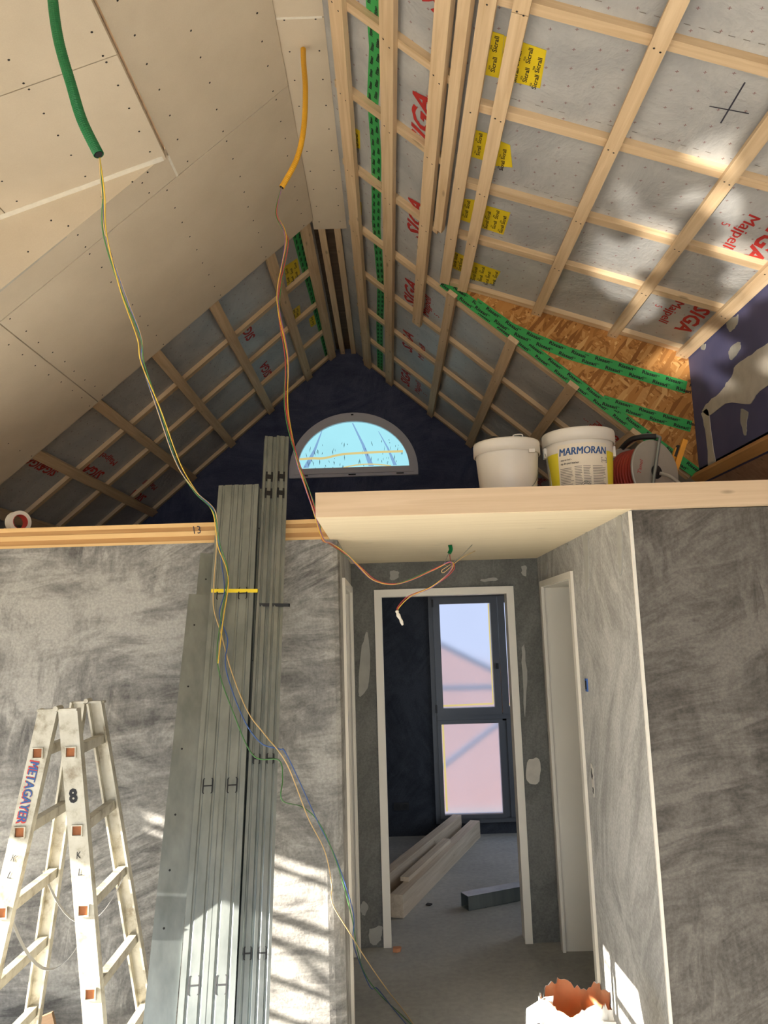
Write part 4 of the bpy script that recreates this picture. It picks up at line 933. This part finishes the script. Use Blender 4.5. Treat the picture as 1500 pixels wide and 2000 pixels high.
ctext('MARMORAN', -.107, .188, .031, .214, .022, 'print_blue', 'brand_lettering', .12)
ctext('- appret isol -', -.105, .166, .007, .055, .02, 'black_print', 'product_lettering'); ctext('- tap dre pour interieur', -.105, .150, .008, .085, .02, 'black_print', 'product_lettering')
ctext('Litres', .082, .158, .008, .024, .01, 'black_print', 'size_lettering')
b = MB()
for (u0, u1) in ((-.105, -.045), (-.040, -.008), (-.004, .030), (.036, .104)):
    for k in range(13):
        L_ = (u1 - u0) * random.uniform(.7, 1); v = .135 - k * .0068 - (0 if u0 > -.05 else .004)
        n = 6; vs_ = [cyl(u0 + L_ * j / n, v + q, .0022) for q in (0, .0024) for j in range(n + 1)]; b.add(vs_, [(j, j + 1, n + 2 + j, n + 1 + j) for j in range(n)])
stuff(b.build('fine_print', 'print_grey', lb))
b = MB(); ring_ = 28
for r0, r1 in ((.020, .0185), (.0135, .012)):
    vs_ = [cyl(.004 + r * math.cos(2 * math.pi * k / ring_), .052 + r * math.sin(2 * math.pi * k / ring_), .0023) for r in (r0, r1) for k in range(ring_)]
    b.add(vs_, [(k, (k + 1) % ring_, ring_ + (k + 1) % ring_, ring_ + k) for k in range(ring_)])
b.build('round_stamp', 'black_print', lb); ctext('RAL', -.006, .047, .009, .02, .02, 'black_print', 'round_stamp')
b = MB(); 
for q in ((.078, .110, .172, .1735), (.078, .110, .152, .1535), (.078, .0795, .152, .1735), (.1085, .110, .152, .1735)):
    vs_ = [cyl(u, v, .0022) for v in q[2:] for u in q[:2]]; b.add(vs_, [(0, 1, 3, 2)])
b.build('size_box', 'black_print', lb)
# dark glove lying on the plain bucket
gl = MB(); gl.tube(spline([(.44, 3.30, ZF1 + .283), (.47, 3.29, ZF1 + .29), (.51, 3.29, ZF1 + .288)], 5), [.008, .010, .012, .014, .013, .013, .013, .012, .011, .010, .008], 8)
for k in range(4): gl.tube(spline([(.50, 3.275 + k * .012, ZF1 + .286), (.525, 3.265 + k * .014, ZF1 + .284), (.545, 3.26 + k * .015, ZF1 + .280)], 3), .006, 6)
o = gl.build('work_glove', 'black_plastic', smooth=True, loc=(.49, 3.29, ZF1 + .272)); tag(o, 'dark work glove lying on the lid of the plain bucket', 'glove')

# ---- cable reel, orange handled tool, small box behind, tape roll
RC = V((1.22, 3.50, ZF1 + .158)); rx = V((.5, -.87, 0)).normalized(); reel = empty('cable_reel', (RC.x, RC.y, ZF1)); tag(reel, 'cable reel with grey disc and red cable beside the labelled bucket', 'cable reel')
MB().lathe(RC + rx * .03, [(.028, .004), (.148, .004), (.152, 0), (.152, -.006), (.028, -.006)], 48, axis=rx).build('front_disc', 'reel_grey', reel, smooth=False)
MB().lathe(RC - rx * .13, [(.02, 0), (.148, 0), (.150, -.005), (.02, -.006)], 48, axis=rx).build('rear_disc', 'reel_grey', reel)
prof = []
for k in range(9):
    for a in (-1, -.5, 0, .5): prof.append((.122 + .008 * math.cos(a * math.pi / 2), -.125 + k * .0168 + .0168 * (a + 1) / 2))
MB().lathe(RC, [(.10, -.126)] + prof + [(.10, .026)], 40, axis=rx).build('wound_cable', 'red_cable', reel, smooth=True)
MB().lathe(RC + rx * .03, [(0, .012), (.030, .012), (.032, .005)], 24, axis=rx).build('hub', 'black_plastic', reel)
ft = RC + rx * .055
MB().tube(spline([ft + V((-.06, -.02, -.155)), ft + V((-.03, -.01, -.02)), ft + V((.01, .01, .13)), ft + V((.015, .02, .165)), RC + V((-.02, .02, .185)), RC - rx * .15 + V((0, .02, .155))], 8), .0075, 10).build('frame_tube', 'galvanized', reel, smooth=True)
MB().tube(spline([ft + V((0, .0, -.01)), ft + V((.03, -.03, -.03)), ft + V((.06, -.06, -.07))], 6), .0085, 8).build('crank', 'reel_grey', reel, smooth=True)
MB().tube(spline([ft + V((.005, .02, .168)), RC + V((-.06, .03, .172)), RC - rx * .15 + V((-.02, .02, .135))], 6), .013, 8).build('grip', 'black_plastic', reel, smooth=True)
Xd = rx.cross(V((0, 0, 1))) * -1; d = MB(); put_text(d, 'Tanel', RC + rx * .0355 + Xd * -.105 + V((0, 0, -.02)), (Xd * .35 + V((0, 0, 1))), Xd * -1 + V((0, 0, .35)), .02, .07, bold=-.01); d.build('handwriting', 'red_print', reel)
MB().obox(RC + rx * .0355 + Xd * .10 + V((0, 0, -.085)), (Xd, V((0, 0, 1)), rx), (.018, .028, .0006)).build('paper_label', 'paper_white', reel)
tl = empty('hand_saw_handle', (1.33, 3.62, ZF1)); tag(tl, 'orange tool handle standing up against the strand board', 'tool')
a, c = V((1.30, 3.60, ZF1 + .012)), V((1.44, 3.62, ZF1 + .34)); b = MB(); ax = (c - a).normalized(); b.obox((a + c) / 2, (ax, V((0, 1, 0)), ax.cross(V((0, 1, 0)))), ((c - a).length / 2, .013, .012)); b.build('handle_bar', 'tool_orange', tl)
b = MB(); b.obox((a + c) / 2 + V((-.024, .012, .0)), (ax, V((0, 1, 0)), ax.cross(V((0, 1, 0)))), ((c - a).length / 2 * .78, .010, .008)); b.build('second_bar', 'tool_orange', tl)
MB().obox(c + V((-.035, .01, -.055)), (ax, V((0, 1, 0)), ax.cross(V((0, 1, 0)))), (.03, .012, .013)).build('clamp_pad', 'black_plastic', tl)
pl = MB(); pl.lathe((1.40, 3.70, ZF1 + .055), [(0, .02), (.03, .02), (.032, .016), (.032, -.02), (0, -.02)], 18, axis=(.3, -1, 0)); o = pl.build('cable_gland', 'black_plastic', loc=(1.40, 3.70, ZF1)); tag(o, 'small dark round fitting lying right of the cable reel', 'fitting')
rr = random.Random(9); b = MB(); seg = 14; vs_ = []
for i in range(6):
    for k in range(seg):
        a = 2 * math.pi * k / seg; r = .06 * math.sin(math.pi * (i + .6) / 6.2) * rr.uniform(.75, 1.2); vs_.append((1.50 + r * 1.2 * math.cos(a), 3.72 + r * math.sin(a), ZF1 + .002 + .105 * i / 5 + rr.uniform(-.004, .004)))
b.add(vs_, [(i * seg + k, i * seg + (k + 1) % seg, (i + 1) * seg + (k + 1) % seg, (i + 1) * seg + k) for i in range(5) for k in range(seg)] + [tuple(range(seg))[::-1], tuple(range(5 * seg, 6 * seg))])
o = b.build('plastic_bag', 'reel_grey', loc=(1.50, 3.72, ZF1)); tag(o, 'crumpled grey bag below the orange tool handle', 'bag')
tr = empty('tape_roll', (-1.80, 3.72, ZF1)); tag(tr, 'white roll of tape standing on the loft edge at far left', 'tape')
MB().lathe((-1.80, 3.72, ZF1 + .055), [(.036, -.022), (.055, -.022), (.055, .022), (.036, .022), (.036, -.022)], 32, axis=(.75, -.6, 0)).build('roll', 'white_plastic', tr, smooth=False)
MB().lathe((-1.80, 3.72, ZF1 + .055), [(.034, -.024), (.0362, -.024), (.0362, .024), (.034, .024), (.034, -.024)], 32, axis=(.75, -.6, 0)).build('core', 'sticker_red', tr)

# ---- timber and channel on the floor of the far room
def beam(name, a, c, w, h, z0, m, lab, grp='timber in the far room'):
    a, c = V((*a, 0)), V((*c, 0)); ax = (c - a).normalized(); sd = V((-ax.y, ax.x, 0))
    o = piece(name, (a + c) / 2 + V((0, 0, z0 + h / 2)), (ax, sd, (0, 0, 1)), ((c - a).length / 2, w / 2, h / 2), m, None); tag(o, lab, 'timber', grp); return o
beam('timber_beam', (-.012, 5.29), (.70, 7.20), .085, .14, .001, 'beam_wood', 'thick squared timber beam nearest the doorway on the far room floor')
beam('timber_beam', (-.27, 5.15), (.53, 7.22), .10, .10, .001, 'beam_wood', 'lower long timber behind the thick beam')
beam('timber_beam', (-.255, 5.15), (.545, 7.21), .075, .09, .102, 'beam_wood', 'upper long timber stacked on the lower one behind the thick beam')
beam('timber_plank', (.045, 5.55), (.40, 6.50), .06, .028, .142, 'beam_wood', 'short plank lying on top of the thick beam')
ch = empty('metal_channel', (.44, 5.42, 0)); tag(ch, 'open-ended grey square channel on the floor beyond the doorway', 'channel')
a, c = V((.435, 5.42, .0)), V((1.15, 5.74, .0)); ax = (c - a).normalized(); sd = V((-ax.y, ax.x, 0)); mid = (a + c) / 2; L_ = (c - a).length / 2
for nm, cc, hh in (('bottom_plate', V((0, 0, .003)), (L_, .05, .002)), ('side_plate', sd * -.048 + V((0, 0, .045)), (L_, .002, .042)), ('side_plate', sd * .048 + V((0, 0, .045)), (L_, .002, .042)), ('top_plate', V((0, 0, .088)), (L_, .05, .002))):
    MB().obox(mid + cc, (ax, sd, (0, 0, 1)), hh).build(nm, 'galvanized', ch)
MB().obox(mid + ax * .06 + V((0, 0, .045)), (ax, sd, (0, 0, 1)), (L_ - .03, .045, .04)).build('hollow_shade', 'dark_slot', ch)  # dark block standing in for the shade inside the channel
rr = random.Random(3); b = MB()
vs_ = [(-.018 + .03 * math.cos(k) * rr.uniform(.6, 1.1), 4.76 + .022 * math.sin(k) * rr.uniform(.6, 1.1), .002 + z) for z in (0, .022) for k in [j * math.pi / 4 for j in range(8)]]
b.add(vs_, [tuple(range(8))[::-1], tuple(range(8, 16))] + [(k, (k + 1) % 8, 8 + (k + 1) % 8, 8 + k) for k in range(8)])
o = b.build('brick_chip', 'terracotta', loc=(-.018, 4.76, 0)); tag(o, 'small orange brick chip on the floor in the doorway', 'debris')
b = MB(); b.prism([(.18, 5.5, .002), (.21, 5.49, .002), (.225, 5.51, .002), (.195, 5.53, .002)], (0, 0, .008)); o = b.build('mortar_crumb', 'screw_dark', loc=(.2, 5.5, 0)); tag(o, 'tiny dark crumb on the far room floor beside the thick beam', 'debris')

# ---- torn paper sack in the sun at the bottom right
SK = V((.615, 2.98, 0)); sack = empty('paper_sack', SK); tag(sack, 'torn open white paper sack with orange inside, in the sun', 'sack')
rr = random.Random(12); seg = 72
rag = [0] * seg
for k in range(seg): rag[k] = .505 + .018 * math.sin(k * .35) + rr.uniform(-.009, .009) + (.014 if k % 9 == 0 else 0) + .004 * math.sin(2 * math.pi * k / seg)
def shell(rad, inner):
    vs_ = []; rows = 14
    for i in range(rows + 1):
        t = i / rows
        for k in range(seg):
            a = 2 * math.pi * k / seg; z = rag[k] * t + .002
            r = rad * (1 + .05 * math.sin(3 * a + 4 * t) * t + .03 * math.sin(7 * a + 9 * t) + .05 * (1 - t)) + (.006 * math.sin(11 * a + 20 * t))
            if inner: r -= .004
            vs_.append((SK.x + 1.06 * r * math.cos(a), SK.y + .9 * r * math.sin(a), z))
    b = MB(); b.add(vs_, [(i * seg + k, i * seg + (k + 1) % seg, (i + 1) * seg + (k + 1) % seg, (i + 1) * seg + k) for i in range(rows) for k in range(seg)]); return b
shell(.118, False).build('outer_paper', 'paper_white', sack, smooth=True); shell(.118, True).build('inner_paper', 'paper_kraft', sack, smooth=True)
MB().lathe(SK + V((0, 0, .33)), [(0, .02), (.07, .01), (.112, 0)], 30).build('powder_fill', 'terracotta', sack, smooth=True)
b = MB(); b.prism([SK + V(p) for p in ((-.115, -.03, .515), (-.085, -.045, .525), (-.10, -.06, .46), (-.165, -.05, .445), (-.185, -.04, .435), (-.18, -.03, .48))], (.004, .012, .003)); b.build('torn_flap', 'paper_white', sack)
b = MB(); b.prism([SK + V(p) for p in ((.02, -.114, .46), (.07, -.100, .475), (.115, -.072, .46), (.12, -.07, .38), (.10, -.088, .30), (.03, -.115, .30), (.01, -.118, .42))], (.004, -.010, 0)); b.build('crumpled_fold', 'paper_white', sack)
MB().prism([SK + V(p) for p in ((.062, -.118, .41), (.082, -.113, .425), (.078, -.113, .36), (.060, -.119, .365))], (0, -.006, 0)).build('blue_print', 'sticker_blue', sack)

# ---- brown board low at the left edge
o = piece('brown_board', (-1.62, 3.30, .14), ((.9, .25, .30), (0, .96, -.2), (-.3, 0, .95)), (.28, .012, .13), 'old_wood', None); tag(o, 'dark brown board low behind the stepladder at the left edge', 'board')

# ---- scaffold outside the left window: its tubes stripe the sunlight
sl = empty('scaffold', (-3.45, 2.6, -.2)); tag(sl, 'scaffold tubes outside the low window, known by their striped shadows on the wall', 'scaffold')
XS = -3.45
def zw(z, x=-.52): return z + .35 * (x - XS)
for z, r in ((.871, .013), (.807, .015), (.61, .022), (.508, .02), (.357, .016), (.215, .016)):
    MB().tube([(XS, 2.72, zw(z)), (XS, 3.4, zw(z))], r, 10).build('ledger', 'scaffold_steel', sl)
ya = lambda x: 3.55 - .215 * (x - XS)
MB().tube([(XS + .03, ya(-.50), zw(.50, -.50)), (XS + .03, ya(-.305), zw(.30, -.305))], .013, 10).build('brace', 'scaffold_steel', sl)
MB().tube([(XS, 3.42, -.2), (XS, 3.42, 3.0)], .024, 10).build('standard', 'scaffold_steel', sl)
